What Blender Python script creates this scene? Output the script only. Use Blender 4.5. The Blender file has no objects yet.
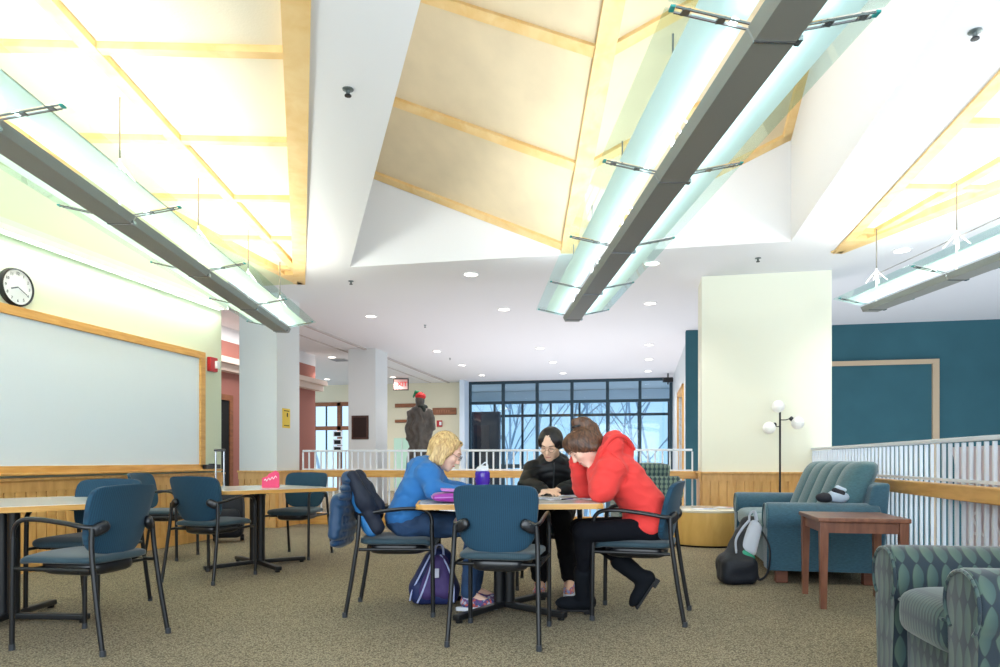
import bpy, bmesh, math, random
import numpy as np
from mathutils import Vector, Matrix, noise
random.seed(7)
PI = math.pi
sc = bpy.context.scene
COL = sc.collection
# ------------------------------------------------------------------ camera, world, lights
F, HOR, HC = 700.0, 460.0, 0.95          # focal length in pixels, horizon row, eye height
TH = math.atan(142 / 700.0)              # the room's depth axis against the viewing direction
CT, ST = math.cos(TH), math.sin(TH)
cam_d = bpy.data.cameras.new('camera')
cam_d.sensor_width = 36.0
cam_d.lens = 36.0 * F / 1000.0
cam_d.shift_y = (HOR - 333.5) / 1000.0
cam_d.clip_start = 0.05
cam_d.clip_end = 300
cam = bpy.data.objects.new('camera', cam_d)
COL.objects.link(cam)
cam.location = (0, 0, HC)
cam.rotation_euler = (PI / 2, 0, TH)
sc.camera = cam
sc.view_settings.view_transform = 'Standard'
sc.view_settings.look = 'None'
sc.view_settings.gamma = 1
sc.view_settings.use_curve_mapping = False
sc.view_settings.exposure = 0.45
world = bpy.data.worlds.new('sky')
sc.world = world
world.use_nodes = True
world.node_tree.nodes['Background'].inputs[0].default_value = (0.70, 0.86, 1.0, 1)
world.node_tree.nodes['Background'].inputs[1].default_value = 1.25

def area(name, loc, rot, sx, sy, power, color=(1, 1, 1)):
    l = bpy.data.lights.new(name, 'AREA')
    l.shape = 'RECTANGLE'; l.size = sx; l.size_y = sy
    l.energy = power; l.color = color
    o = bpy.data.objects.new(name, l); COL.objects.link(o)
    o.location = loc; o.rotation_euler = rot
    return o
ROT_AX = math.radians(13.75)             # the pendants run along this direction
# light thrown up by the tubes in the three pendants (x, y of the far end)
PEND = {'left': (-4.24, 7.74, 5), 'middle': (-0.76, 7.76, 5), 'right': (2.31, 7.86, 5)}
UX, UY = math.sin(ROT_AX), -math.cos(ROT_AX)
for k, (px_, py_, n_) in PEND.items():
    for s_ in (1.3, 3.9):
        area('pendant_tube_light', (px_ + UX * s_, py_ + UY * s_, 2.66), (PI, 0, ROT_AX), 0.14, 2.5,
             {'left': 25, 'middle': 27, 'right': 24}[k], {'left': (1, .97, .86), 'middle': (.90, .97, 1), 'right': (1, .98, .90)}[k])
area('cove_tube_light', (-4.97, 5.4, 2.80), (0, math.radians(-12), 0), 0.05, 4.6, 18, (.98, 1, .93))
# added fill lamp behind the camera, brightens the surfaces that face it
area('rear_fill_light', (0.5, -1.3, 1.9), (math.radians(90), 0, 0), 9.0, 2.4, 210, (.88, .95, 1))

# two added fill lamps, unseen below floor level, brighten ceiling and teal wall
area('hall_fill_light', (-1.6, 15.0, -3.0), (PI, 0, 0), 4.4, 9.0, 240, (1, .94, .96))
area('stair_fill_light', (4.4, 6.5, -3.0), (PI, 0, 0), 4.0, 12.0, 190, (.97, .96, 1))
area('corridor_light', (-6.9, 16.8, 3.27), (0, 0, 0), 1.2, 3.0, 75, (1, .96, .92))
area('corridor_light', (-6.35, 10.6, 3.27), (0, 0, 0), .9, 2.6, 40, (1, .97, .94))

# ------------------------------------------------------------------ helpers
def lin(c):
    return tuple(((v / 255) / 12.92 if v / 255 <= .04045 else ((v / 255 + .055) / 1.055) ** 2.4) for v in c) + (1.0,)
def cw(r, d):                            # (right, depth) seen from the camera -> world x, y
    return (r * CT - d * ST, r * ST + d * CT)
def pxd(px, d):
    return cw((px - 500) / F * d, d)
def onY(px, Y):                           # x of the point seen at column px on the plane y = Y
    c = (px - 500) / F
    return Y / (CT + c * ST) * (c * CT - ST)
def zpx(py, d):
    return HC + (HOR - py) * d / F

def mat(name, col, rough=.6, metal=0, emit=None, es=0, spec=.5, trans=0, alpha=1, sheen=0, bump=None, vary=None, coat=0):
    m = bpy.data.materials.new(name); m.use_nodes = True
    nt = m.node_tree; b = nt.nodes['Principled BSDF']
    c = lin(col)
    b.inputs['Base Color'].default_value = c
    b.inputs['Roughness'].default_value = rough
    b.inputs['Metallic'].default_value = metal
    b.inputs['Specular IOR Level'].default_value = spec
    if trans: b.inputs['Transmission Weight'].default_value = trans
    if alpha < 1: b.inputs['Alpha'].default_value = alpha
    if sheen: b.inputs['Sheen Weight'].default_value = sheen
    if coat: b.inputs['Coat Weight'].default_value = coat
    if emit:
        b.inputs['Emission Color'].default_value = lin(emit); b.inputs['Emission Strength'].default_value = es
    tc = nt.nodes.new('ShaderNodeTexCoord')
    if vary:                             # (scale vector, amount)
        mp = nt.nodes.new('ShaderNodeMapping'); mp.inputs['Scale'].default_value = vary[0]
        n = nt.nodes.new('ShaderNodeTexNoise'); n.inputs['Scale'].default_value = 1; n.inputs['Detail'].default_value = 4
        mx = nt.nodes.new('ShaderNodeMix'); mx.data_type = 'RGBA'
        mr = nt.nodes.new('ShaderNodeMapRange'); mr.inputs[1].default_value = .3; mr.inputs[2].default_value = .7
        nt.links.new(tc.outputs['Object'], mp.inputs[0]); nt.links.new(mp.outputs[0], n.inputs['Vector'])
        nt.links.new(n.outputs[0], mr.inputs[0]); nt.links.new(mr.outputs[0], mx.inputs[0])
        a = vary[1]
        mx.inputs[6].default_value = tuple(v * (1 - a) for v in c[:3]) + (1,)
        mx.inputs[7].default_value = tuple(min(1, v * (1 + a)) for v in c[:3]) + (1,)
        nt.links.new(mx.outputs[2], b.inputs['Base Color'])
    if bump:                             # (scale, strength)
        n = nt.nodes.new('ShaderNodeTexNoise'); n.inputs['Scale'].default_value = bump[0]; n.inputs['Detail'].default_value = 3
        bp = nt.nodes.new('ShaderNodeBump'); bp.inputs['Strength'].default_value = bump[1]; bp.inputs['Distance'].default_value = .004
        nt.links.new(tc.outputs['Object'], n.inputs['Vector'])
        nt.links.new(n.outputs[0], bp.inputs['Height']); nt.links.new(bp.outputs[0], b.inputs['Normal'])
    return m

def stripe_fabric(name, a, bcol, scale, rough=.75, sheen=.3, mottle=.25):
    """woven upholstery with faint upright lines"""
    m = mat(name, a, rough, sheen=sheen); nt = m.node_tree; b = nt.nodes['Principled BSDF']
    tc = nt.nodes.new('ShaderNodeTexCoord')
    w = nt.nodes.new('ShaderNodeTexWave'); w.bands_direction = 'X'; w.inputs['Scale'].default_value = scale; w.inputs['Distortion'].default_value = .6
    n = nt.nodes.new('ShaderNodeTexNoise'); n.inputs['Scale'].default_value = 160
    mx = nt.nodes.new('ShaderNodeMix'); mx.data_type = 'RGBA'
    mx.inputs[6].default_value = lin(a); mx.inputs[7].default_value = lin(bcol)
    ad = nt.nodes.new('ShaderNodeMath'); ad.operation = 'MULTIPLY_ADD'; ad.inputs[1].default_value = mottle * 2; 
    mu = nt.nodes.new('ShaderNodeMath'); mu.operation = 'MULTIPLY_ADD'; mu.inputs[1].default_value = 1 - mottle; mu.inputs[2].default_value = -mottle * .5
    nt.links.new(tc.outputs['Object'], w.inputs['Vector']); nt.links.new(tc.outputs['Object'], n.inputs['Vector'])
    nt.links.new(w.outputs['Fac'], mu.inputs[0]); nt.links.new(n.outputs[0], ad.inputs[0]); nt.links.new(mu.outputs[0], ad.inputs[2])
    nt.links.new(ad.outputs[0], mx.inputs[0]); nt.links.new(mx.outputs[2], b.inputs['Base Color'])
    return m

def scallop_fabric(name, ca, cb, cc, per=.045, tall=.12, flat=False):
    """upholstery woven with rows of upright leaf shapes"""
    m = mat(name, ca, .8, sheen=.3); nt = m.node_tree; b = nt.nodes['Principled BSDF']
    N = nt.nodes.new; L = nt.links.new
    tc = N('ShaderNodeTexCoord'); sp = N('ShaderNodeSeparateXYZ'); L(tc.outputs['Object'], sp.inputs[0])
    def M(op, a, b_=None, c_=None):
        x = N('ShaderNodeMath'); x.operation = op
        for i, v in enumerate((a, b_, c_)):
            if v is None: continue
            if isinstance(v, (int, float)): x.inputs[i].default_value = v
            else: L(v, x.inputs[i])
        return x.outputs[0]
    sn = N('ShaderNodeSeparateXYZ'); L(tc.outputs['Normal'], sn.inputs[0])
    fx = M('GREATER_THAN', M('ABSOLUTE', sn.outputs[0]), .6)          # cloth on front and back faces runs across
    ux = M('ADD', M('MULTIPLY', fx, sp.outputs[1]), M('MULTIPLY', M('SUBTRACT', 1, fx), sp.outputs[0]))
    u = M('DIVIDE', sp.outputs[1] if flat else ux, per)
    vv = M('ADD', sp.outputs[2], M('MULTIPLY', M('SUBTRACT', 1, fx), M('MULTIPLY', sp.outputs[1], .8)))
    v = M('DIVIDE', M('ADD', sp.outputs[2], sp.outputs[0]) if flat else vv, tall)
    fu = M('ABSOLUTE', M('SUBTRACT', M('FRACT', u), .5))
    s = M('ABSOLUTE', M('SINE', M('MULTIPLY', v, PI)))
    lens = M('SUBTRACT', M('MULTIPLY', M('POWER', s, .6), .46), fu)
    f = M('MULTIPLY', lens, 9); f.node.use_clamp = True
    edge = M('COMPARE', lens, 0.03, .035)
    mx = N('ShaderNodeMix'); mx.data_type = 'RGBA'; L(f, mx.inputs[0]); mx.inputs[6].default_value = lin(cb)
    grad = N('ShaderNodeMix'); grad.data_type = 'RGBA'; L(M('FRACT', u), grad.inputs[0]); grad.inputs[6].default_value = lin(ca); grad.inputs[7].default_value = lin(cc)
    L(grad.outputs[2], mx.inputs[7])
    m2 = N('ShaderNodeMix'); m2.data_type = 'RGBA'; L(M('MULTIPLY', edge, .7), m2.inputs[0]); L(mx.outputs[2], m2.inputs[6]); m2.inputs[7].default_value = lin((20, 34, 40))
    L(m2.outputs[2], b.inputs['Base Color'])
    return m

def wood(name, a, bcol, vec=(1, 1, 8), rough=.4, scale=3):
    m = mat(name, a, rough); nt = m.node_tree; b = nt.nodes['Principled BSDF']
    tc = nt.nodes.new('ShaderNodeTexCoord'); mp = nt.nodes.new('ShaderNodeMapping'); mp.inputs['Scale'].default_value = vec
    n = nt.nodes.new('ShaderNodeTexNoise'); n.inputs['Scale'].default_value = scale; n.inputs['Detail'].default_value = 6; n.inputs['Distortion'].default_value = .6
    mr = nt.nodes.new('ShaderNodeMapRange'); mr.inputs[1].default_value = .35; mr.inputs[2].default_value = .65
    mx = nt.nodes.new('ShaderNodeMix'); mx.data_type = 'RGBA'; mx.inputs[6].default_value = lin(a); mx.inputs[7].default_value = lin(bcol)
    nt.links.new(tc.outputs['Object'], mp.inputs[0]); nt.links.new(mp.outputs[0], n.inputs['Vector'])
    nt.links.new(n.outputs[0], mr.inputs[0]); nt.links.new(mr.outputs[0], mx.inputs[0]); nt.links.new(mx.outputs[2], b.inputs['Base Color'])
    return m

def BM(): return bmesh.new()
def finish(bm, name, m, parent=None, smooth=None, loc=None):
    bmesh.ops.recalc_face_normals(bm, faces=bm.faces)
    me = bpy.data.meshes.new(name); bm.to_mesh(me); bm.free()
    return link_mesh(me, name, m, parent, smooth, loc)
def link_mesh(me, name, m, parent=None, smooth=None, loc=None):
    if m: me.materials.append(m)
    if smooth is not None:
        me.shade_smooth()
        if smooth < 180:
            me.set_sharp_from_angle(angle=math.radians(smooth))
    o = bpy.data.objects.new(name, me); COL.objects.link(o)
    if parent: o.parent = parent
    if loc: o.location = loc
    return o
def tag(o, label=None, cat=None, group=None, kind=None):
    if label: o['label'] = label
    if cat: o['category'] = cat
    if group: o['group'] = group
    if kind: o['kind'] = kind
    return o
def struct(o, label=None):
    o['kind'] = 'structure'
    if label: o['label'] = label
    return o
def thing(name, label, cat, loc=(0, 0, 0), rotz=0, group=None):
    o = bpy.data.objects.new(name, None); COL.objects.link(o); o.empty_display_size = .1
    o.location = loc; o.rotation_euler = (0, 0, rotz)
    return tag(o, label, cat, group)
def copy_tree(o, parent=None):
    c = o.copy(); COL.objects.link(c)
    if parent: c.parent = parent
    for ch in list(o.children): copy_tree(ch, c)
    return c

def box(bm, c, s, rot=None, bevel=0, seg=2):
    r = bmesh.ops.create_cube(bm, size=1)
    M = Matrix.Translation(Vector(c)) @ (rot.to_4x4() if rot else Matrix()) @ Matrix.Diagonal((s[0], s[1], s[2], 1))
    bmesh.ops.transform(bm, matrix=M, verts=r['verts'])
    if bevel:
        es = list({e for v in r['verts'] for e in v.link_edges})
        bmesh.ops.bevel(bm, geom=es, offset=bevel, segments=seg, affect='EDGES', profile=.5)
def bx(bm, x0, x1, y0, y1, z0, z1, bevel=0):
    box(bm, ((x0 + x1) / 2, (y0 + y1) / 2, (z0 + z1) / 2), (abs(x1 - x0), abs(y1 - y0), abs(z1 - z0)), bevel=bevel)
def between(bm, p, q, w, t, up=(0, 0, 1), bevel=0):
    """a bar from p to q, w wide across, t thick along up"""
    p, q = Vector(p), Vector(q); d = q - p; L = d.length; d.normalize()
    u = Vector(up); u = (u - d * u.dot(d)).normalized(); s = d.cross(u)
    R = Matrix((s, d, u)).transposed()
    box(bm, (p + q) / 2, (w, L, t), R, bevel)
def smoothpath(pts, n=6):
    pts = [Vector(p) for p in pts]; out = []
    for i in range(len(pts) - 1):
        p0 = pts[max(i - 1, 0)]; p1 = pts[i]; p2 = pts[i + 1]; p3 = pts[min(i + 2, len(pts) - 1)]
        for k in range(n):
            t = k / n
            out.append(.5 * ((2 * p1) + (-p0 + p2) * t + (2 * p0 - 5 * p1 + 4 * p2 - p3) * t * t + (-p0 + 3 * p1 - 3 * p2 + p3) * t ** 3))
    out.append(pts[-1]); return out
def tube(bm, pts, r, seg=10, flat=1.0, caps=True):
    pts = [Vector(p) for p in pts]; n = len(pts)
    rs = r if isinstance(r, (list, tuple)) else [r] * n
    if len(rs) != n:
        rs = [rs[0] + (rs[-1] - rs[0]) * i / (n - 1) for i in range(n)]
    t = (pts[1] - pts[0]).normalized()
    a = t.orthogonal().normalized() if abs(t.z) > .9 else t.cross(Vector((0, 0, 1))).normalized()
    rings = []
    for i, p in enumerate(pts):
        tt = ((pts[min(i + 1, n - 1)] - p).normalized() + (p - pts[max(i - 1, 0)]).normalized())
        tt = tt.normalized() if tt.length > 1e-6 else t
        a = (a - tt * a.dot(tt)).normalized(); b = tt.cross(a)
        rings.append([bm.verts.new(p + a * rs[i] * math.cos(2 * PI * k / seg) + b * rs[i] * flat * math.sin(2 * PI * k / seg)) for k in range(seg)])
    for i in range(n - 1):
        for k in range(seg):
            bm.faces.new((rings[i][k], rings[i][(k + 1) % seg], rings[i + 1][(k + 1) % seg], rings[i + 1][k]))
    if caps:
        bm.faces.new(rings[0][::-1]); bm.faces.new(rings[-1])
def lathe(bm, prof, seg=24, c=(0, 0, 0), M=None):
    rings = []; c = Vector(c)
    for r, z in prof:
        ring = []
        for k in range(seg):
            v = Vector((r * math.cos(2 * PI * k / seg), r * math.sin(2 * PI * k / seg), z))
            if M: v = M @ v
            ring.append(bm.verts.new(c + v))
        rings.append(ring)
    for i in range(len(prof) - 1):
        for k in range(seg):
            bm.faces.new((rings[i][k], rings[i][(k + 1) % seg], rings[i + 1][(k + 1) % seg], rings[i + 1][k]))
    bm.faces.new(rings[0][::-1]); bm.faces.new(rings[-1])
def poly(bm, pts):
    return bm.faces.new([bm.verts.new(p) for p in pts])
def prism(bm, pts2, z0, z1, bevel=0):
    a = [bm.verts.new((x, y, z0)) for x, y in pts2]; b = [bm.verts.new((x, y, z1)) for x, y in pts2]
    n = len(pts2); fs = [bm.faces.new(a[::-1]), bm.faces.new(b)]
    for i in range(n): fs.append(bm.faces.new((a[i], a[(i + 1) % n], b[(i + 1) % n], b[i])))
    if bevel:
        es = list(fs[0].edges) + list(fs[1].edges)
        bmesh.ops.bevel(bm, geom=es, offset=bevel, segments=3, affect='EDGES', profile=.5)
def pillow(bm, c, s, e=.35, warp=None, nu=28, nv=16, R=None):
    """rounded cushion; e near 0 = boxy, 1 = ellipsoid"""
    def sg(v, p): return math.copysign(abs(v) ** p, v)
    rows = []
    for j in range(nv + 1):
        ph = -PI / 2 + PI * j / nv; row = []
        for i in range(nu):
            th = 2 * PI * i / nu
            v = Vector((s[0] / 2 * sg(math.cos(ph), e) * sg(math.cos(th), e), s[1] / 2 * sg(math.cos(ph), e) * sg(math.sin(th), e), s[2] / 2 * sg(math.sin(ph), max(e, .6))))
            if warp: v = Vector(warp(v))
            if R: v = R @ v
            row.append(v + Vector(c))
        rows.append(row)
    b0 = bm.verts.new(sum(rows[0], Vector()) / nu); b1 = bm.verts.new(sum(rows[-1], Vector()) / nu)
    vr = [[bm.verts.new(v) for v in r] for r in rows[1:-1]]
    for j in range(len(vr) - 1):
        for i in range(nu):
            bm.faces.new((vr[j][i], vr[j][(i + 1) % nu], vr[j + 1][(i + 1) % nu], vr[j + 1][i]))
    for i in range(nu):
        bm.faces.new((b0, vr[0][(i + 1) % nu], vr[0][i])); bm.faces.new((b1, vr[-1][i], vr[-1][(i + 1) % nu]))
def text_mesh(s, size, name, m, parent, M, ext=.002, bold=0):
    cu = bpy.data.curves.new(name, 'FONT'); cu.body = s; cu.size = size; cu.extrude = ext; cu.offset = bold
    cu.align_x = 'CENTER'; cu.align_y = 'CENTER'; cu.resolution_u = 3
    t = bpy.data.objects.new(name + '_curve', cu); COL.objects.link(t)
    bpy.context.view_layer.update()
    me = bpy.data.meshes.new_from_object(t.evaluated_get(bpy.context.evaluated_depsgraph_get()))
    bpy.data.objects.remove(t)
    me.transform(M)
    me.name = name
    return link_mesh(me, name, m, parent)

# smooth-blended solids meshed by surface nets (for bodies, clothes, bags)
def solid(prims, h=.008, k=.02, bounds=None):
    P = []
    for p in prims:
        kind = p[0]; opt = p[-1] if isinstance(p[-1], dict) else {}
        if kind == 'c':
            a, b = np.array(p[1], float), np.array(p[2], float); r = max(p[3], p[4])
            lo, hi = np.minimum(a, b) - r, np.maximum(a, b) + r
        else:
            c = np.array(p[1], float); rr = np.array(p[2], float); m = max(rr) if opt.get('R') is not None else rr
            lo, hi = c - m, c + m
        P.append((kind, p, opt, lo, hi))
    lo = np.min([q[3] for q in P if not q[2].get('sub')], axis=0) - 3 * h
    hi = np.max([q[4] for q in P if not q[2].get('sub')], axis=0) + 3 * h
    n = np.ceil((hi - lo) / h).astype(int) + 1
    D = np.full(n, .06, dtype=np.float32)
    ax = [lo[i] + h * np.arange(n[i]) for i in range(3)]
    for kind, p, opt, l, u in P:
        kk = opt.get('k', k); mg = kk + .05
        i0 = np.clip(np.floor((l - mg - lo) / h).astype(int), 0, n); i1 = np.clip(np.ceil((u + mg - lo) / h).astype(int) + 1, 0, n)
        if np.any(i1 <= i0): continue
        X = ax[0][i0[0]:i1[0]][:, None, None]; Y = ax[1][i0[1]:i1[1]][None, :, None]; Z = ax[2][i0[2]:i1[2]][None, None, :]
        if kind == 'c':
            a, b = np.array(p[1], float), np.array(p[2], float); ba = b - a; L2 = max(ba @ ba, 1e-12)
            t = np.clip(((X - a[0]) * ba[0] + (Y - a[1]) * ba[1] + (Z - a[2]) * ba[2]) / L2, 0, 1)
            d = np.sqrt((X - a[0] - t * ba[0]) ** 2 + (Y - a[1] - t * ba[1]) ** 2 + (Z - a[2] - t * ba[2]) ** 2) - (p[3] + (p[4] - p[3]) * t)
        else:
            c = np.array(p[1], float); rr = np.array(p[2], float)
            x, y, z = X - c[0], Y - c[1], Z - c[2]
            if opt.get('R') is not None:
                R = np.array(opt['R'])        # columns are the ellipsoid's own axes
                x, y, z = (x * R[0, 0] + y * R[1, 0] + z * R[2, 0]), (x * R[0, 1] + y * R[1, 1] + z * R[2, 1]), (x * R[0, 2] + y * R[1, 2] + z * R[2, 2])
            if kind == 'e':
                k0 = np.sqrt((x / rr[0]) ** 2 + (y / rr[1]) ** 2 + (z / rr[2]) ** 2); k1 = np.sqrt((x / rr[0] ** 2) ** 2 + (y / rr[1] ** 2) ** 2 + (z / rr[2] ** 2) ** 2)
                d = k0 * (k0 - 1) / np.maximum(k1, 1e-6)
            else:                             # 'b' rounded box
                rd = opt.get('r', .02)
                qx, qy, qz = np.abs(x) - rr[0] + rd, np.abs(y) - rr[1] + rd, np.abs(z) - rr[2] + rd
                d = np.sqrt(np.maximum(qx, 0) ** 2 + np.maximum(qy, 0) ** 2 + np.maximum(qz, 0) ** 2) + np.minimum(np.maximum(qx, np.maximum(qy, qz)), 0) - rd
        S = D[i0[0]:i1[0], i0[1]:i1[1], i0[2]:i1[2]]
        if opt.get('sub'):
            hh = np.clip(.5 - .5 * (S + d) / kk, 0, 1); S[...] = S * (1 - hh) + (-d) * hh + kk * hh * (1 - hh)
        elif opt.get('cut'):                  # keep only what lies inside
            np.maximum(S, d, out=S)
        else:
            hh = np.clip(.5 + .5 * (S - d) / kk, 0, 1); S[...] = S * (1 - hh) + d * hh - kk * hh * (1 - hh)
    I = D < 0
    for a_ in range(3):                       # a shell of outside
        sl = [slice(None)] * 3; sl[a_] = 0; I[tuple(sl)] = False; sl[a_] = -1; I[tuple(sl)] = False
    D = np.where((D < 0) & ~I, 1e-4, D)
    nx, ny, nz = n
    acc = np.zeros((nx - 1, ny - 1, nz - 1, 3), np.float32); cnt = np.zeros((nx - 1, ny - 1, nz - 1), np.float32)
    def corner(i, j, k_, A): return A[i:nx - 1 + i, j:ny - 1 + j, k_:nz - 1 + k_]
    for axis in range(3):
        for o1 in (0, 1):
            for o2 in (0, 1):
                c0 = [0, 0, 0]; oth = [q for q in range(3) if q != axis]; c0[oth[0]] = o1; c0[oth[1]] = o2; c1 = list(c0); c1[axis] = 1
                d0, d1 = corner(*c0, D), corner(*c1, D); x = (d0 < 0) != (d1 < 0)
                t = np.where(x, d0 / np.where(x, d0 - d1, 1), 0)
                for q in range(3):
                    acc[..., q] += np.where(x, (t if q == axis else c0[q]), 0)
                cnt += x
    act = cnt > 0; idx = np.full(act.shape, -1, np.int64); ids = np.argwhere(act); idx[act] = np.arange(len(ids))
    V = lo + h * (ids + acc[act] / cnt[act][:, None])
    quads = []
    for axis in range(3):
        s0 = [slice(1, -1)] * 3; s1 = [slice(1, -1)] * 3; s0[axis] = slice(0, -1); s1[axis] = slice(1, None)
        a0, a1 = D[tuple(s0)] < 0, D[tuple(s1)] < 0
        o = [q for q in range(3) if q != axis]
        e = np.argwhere(a0 != a1); fl = a0[tuple(e.T)]
        base = e.copy(); base[:, o[0]] += 1; base[:, o[1]] += 1
        def cell(d0_, d1_):
            q = base.copy(); q[:, o[0]] -= d0_; q[:, o[1]] -= d1_; return idx[tuple(q.T)]
        Q = np.stack([cell(1, 1), cell(0, 1), cell(0, 0), cell(1, 0)], 1)
        if axis == 1: fl = ~fl
        Q[~fl] = Q[~fl][:, ::-1]; quads.append(Q)
    Q = np.concatenate(quads); Q = Q[(Q >= 0).all(1)]
    return V, Q
def solid_obj(name, prims, m, parent=None, h=.008, k=.02, relax=2, disp=None, origin=(0, 0, 0)):
    V, Q = solid(prims, h, k)
    e = np.concatenate([Q[:, [0, 1]], Q[:, [1, 2]], Q[:, [2, 3]], Q[:, [3, 0]]]); 
    for _ in range(relax):
        S = np.zeros_like(V); C = np.zeros(len(V))
        np.add.at(S, e[:, 0], V[e[:, 1]]); np.add.at(S, e[:, 1], V[e[:, 0]]); np.add.at(C, e[:, 0], 1); np.add.at(C, e[:, 1], 1)
        V = V * .5 + .5 * S / np.maximum(C, 1)[:, None]
    if disp:
        fn = np.cross(V[Q[:, 2]] - V[Q[:, 0]], V[Q[:, 3]] - V[Q[:, 1]]); N = np.zeros_like(V)
        for c in range(4): np.add.at(N, Q[:, c], fn)
        N /= np.maximum(np.linalg.norm(N, axis=1), 1e-9)[:, None]
        V = V + N * np.array([disp(Vector(v), Vector(n_)) for v, n_ in zip(V, N)])[:, None]
    V = V - np.array(origin)
    me = bpy.data.meshes.new(name); me.from_pydata(V.tolist(), [], Q.tolist()); me.update()
    return link_mesh(me, name, m, parent, smooth=180)
# ------------------------------------------------------------------ materials
WHITE = mat('ceiling_paint', (232, 232, 234), .9, spec=.1)
CREAM = mat('cream_paint', (240, 240, 222), .85, spec=.15)
GREENW = mat('pale_green_paint', (212, 222, 200), .85, spec=.15)
GREYW = mat('grey_white_paint', (222, 226, 226), .85, spec=.15)
TEAL = mat('teal_paint', (62, 104, 116), .8, spec=.15, vary=((2, 2, 2), .06))
MAUVE = mat('mauve_paint', (170, 115, 105), .85, spec=.15)
TAN = mat('tan_paint', (226, 220, 196), .85, spec=.15)
MAPLE = wood('maple', (226, 178, 108), (210, 158, 88), (3, 3, .6), .42, 6)
MAPLE_X = wood('maple_rail', (222, 172, 98), (204, 150, 76), (.6, .6, 5), .38, 6)
ROOFW = wood('roof_maple', (240, 208, 150), (232, 192, 126), (1, 1, 1), .55, 5)
FABP = mat('roof_fabric_panel', (226, 208, 176), .95, spec=.05, bump=(90, .3), vary=((3, 3, 3), .05))
FABL = mat('left_roof_fabric_panel', (236, 226, 204), .95, spec=.05, bump=(90, .3))
RAILM = mat('rail_white_metal', (226, 232, 240), .4, spec=.5)
FRAME = mat('window_frame_teal', (22, 52, 66), .5)
BROWNF = wood('brown_wood', (150, 92, 55), (125, 74, 42), (1, 1, 4), .5, 5)
BLACK = mat('black_metal', (16, 18, 22), .38, spec=.5)
BLACKP = mat('black_plastic', (20, 22, 28), .3, spec=.6)
DARK = mat('dark_void', (12, 12, 14), .9)
def glass(name, tint=(.86, .95, 1.0), rough=0.0, mixf=.9):
    m = bpy.data.materials.new(name); m.use_nodes = True; nt = m.node_tree; nt.nodes.clear()
    o = nt.nodes.new('ShaderNodeOutputMaterial'); t = nt.nodes.new('ShaderNodeBsdfTransparent'); g = nt.nodes.new('ShaderNodeBsdfGlossy')
    t.inputs[0].default_value = tint + (1,); g.inputs['Roughness'].default_value = rough + .03
    x = nt.nodes.new('ShaderNodeMixShader'); x.inputs[0].default_value = 1 - mixf
    nt.links.new(t.outputs[0], x.inputs[1]); nt.links.new(g.outputs[0], x.inputs[2]); nt.links.new(x.outputs[0], o.inputs[0]); return m
GLASS = glass('window_glass', (.63, .76, .84), mixf=.94)
CLEARG = glass('clear_shelf_glass', (.88, .98, .96), mixf=.88)

def carpet():
    m = mat('carpet', (150, 136, 112), .95, spec=.1); nt = m.node_tree; b = nt.nodes['Principled BSDF']
    N = nt.nodes.new; L = nt.links.new
    tc = N('ShaderNodeTexCoord')
    def noi(s, d=3):
        n = N('ShaderNodeTexNoise'); n.inputs['Scale'].default_value = s; n.inputs['Detail'].default_value = d; L(tc.outputs['Object'], n.inputs['Vector']); return n
    v = N('ShaderNodeTexVoronoi'); v.inputs['Scale'].default_value = 115; v.inputs['Randomness'].default_value = .8; L(tc.outputs['Object'], v.inputs['Vector'])
    n2 = noi(230); n3 = noi(.8)
    r = N('ShaderNodeValToRGB'); e = r.color_ramp
    e.elements[0].color = lin((192, 179, 152)); e.elements[0].position = .10
    e.elements[1].color = lin((98, 90, 76)); e.elements[1].position = .66
    a = N('ShaderNodeMath'); a.operation = 'MULTIPLY_ADD'; a.inputs[1].default_value = .55; L(n2.outputs[0], a.inputs[0])
    mm = N('ShaderNodeMath'); mm.operation = 'MULTIPLY_ADD'; mm.inputs[1].default_value = .75; mm.inputs[2].default_value = -.18; L(v.outputs['Distance'], mm.inputs[0])
    L(mm.outputs[0], a.inputs[2]); L(a.outputs[0], r.inputs[0])
    hs = N('ShaderNodeMix'); hs.data_type = 'RGBA'; hs.blend_type = 'MULTIPLY'; hs.inputs[0].default_value = 1
    r2 = N('ShaderNodeMapRange'); r2.inputs[1].default_value = .3; r2.inputs[2].default_value = .7; r2.inputs[3].default_value = .9; r2.inputs[4].default_value = 1.08
    L(n3.outputs[0], r2.inputs[0]); L(r.outputs[0], hs.inputs[6]); L(r2.outputs[0], hs.inputs[7]); L(hs.outputs[2], b.inputs['Base Color'])
    bp = N('ShaderNodeBump'); bp.inputs['Strength'].default_value = .5; bp.inputs['Distance'].default_value = .006; bp.invert = True
    L(v.outputs['Distance'], bp.inputs['Height']); L(bp.outputs[0], b.inputs['Normal'])
    return m
CARPET = carpet()

# ------------------------------------------------------------------ the building
ZC = 3.3
YR = 9.7                                  # far railing
XR = 2.08                                 # right railing
# floor: L-shaped main floor with the open well left out
bm = BM()
FL = [(-9.5, -1.5), (XR + .1, -1.5), (XR + .1, YR + .1), (-4.0, YR + .1), (-4.0, 20.5), (-11.5, 20.5), (-11.5, 8.6), (-9.5, 8.6)]
prism(bm, FL[::-1] if False else FL, -.25, 0)
struct(finish(bm, 'floor', CARPET))
bm = BM(); bx(bm, -12, 9, 8, 27, -3.6, -3.4)
struct(finish(bm, 'floor_lower', mat('lower_floor', (170, 175, 180), .6)))

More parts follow.
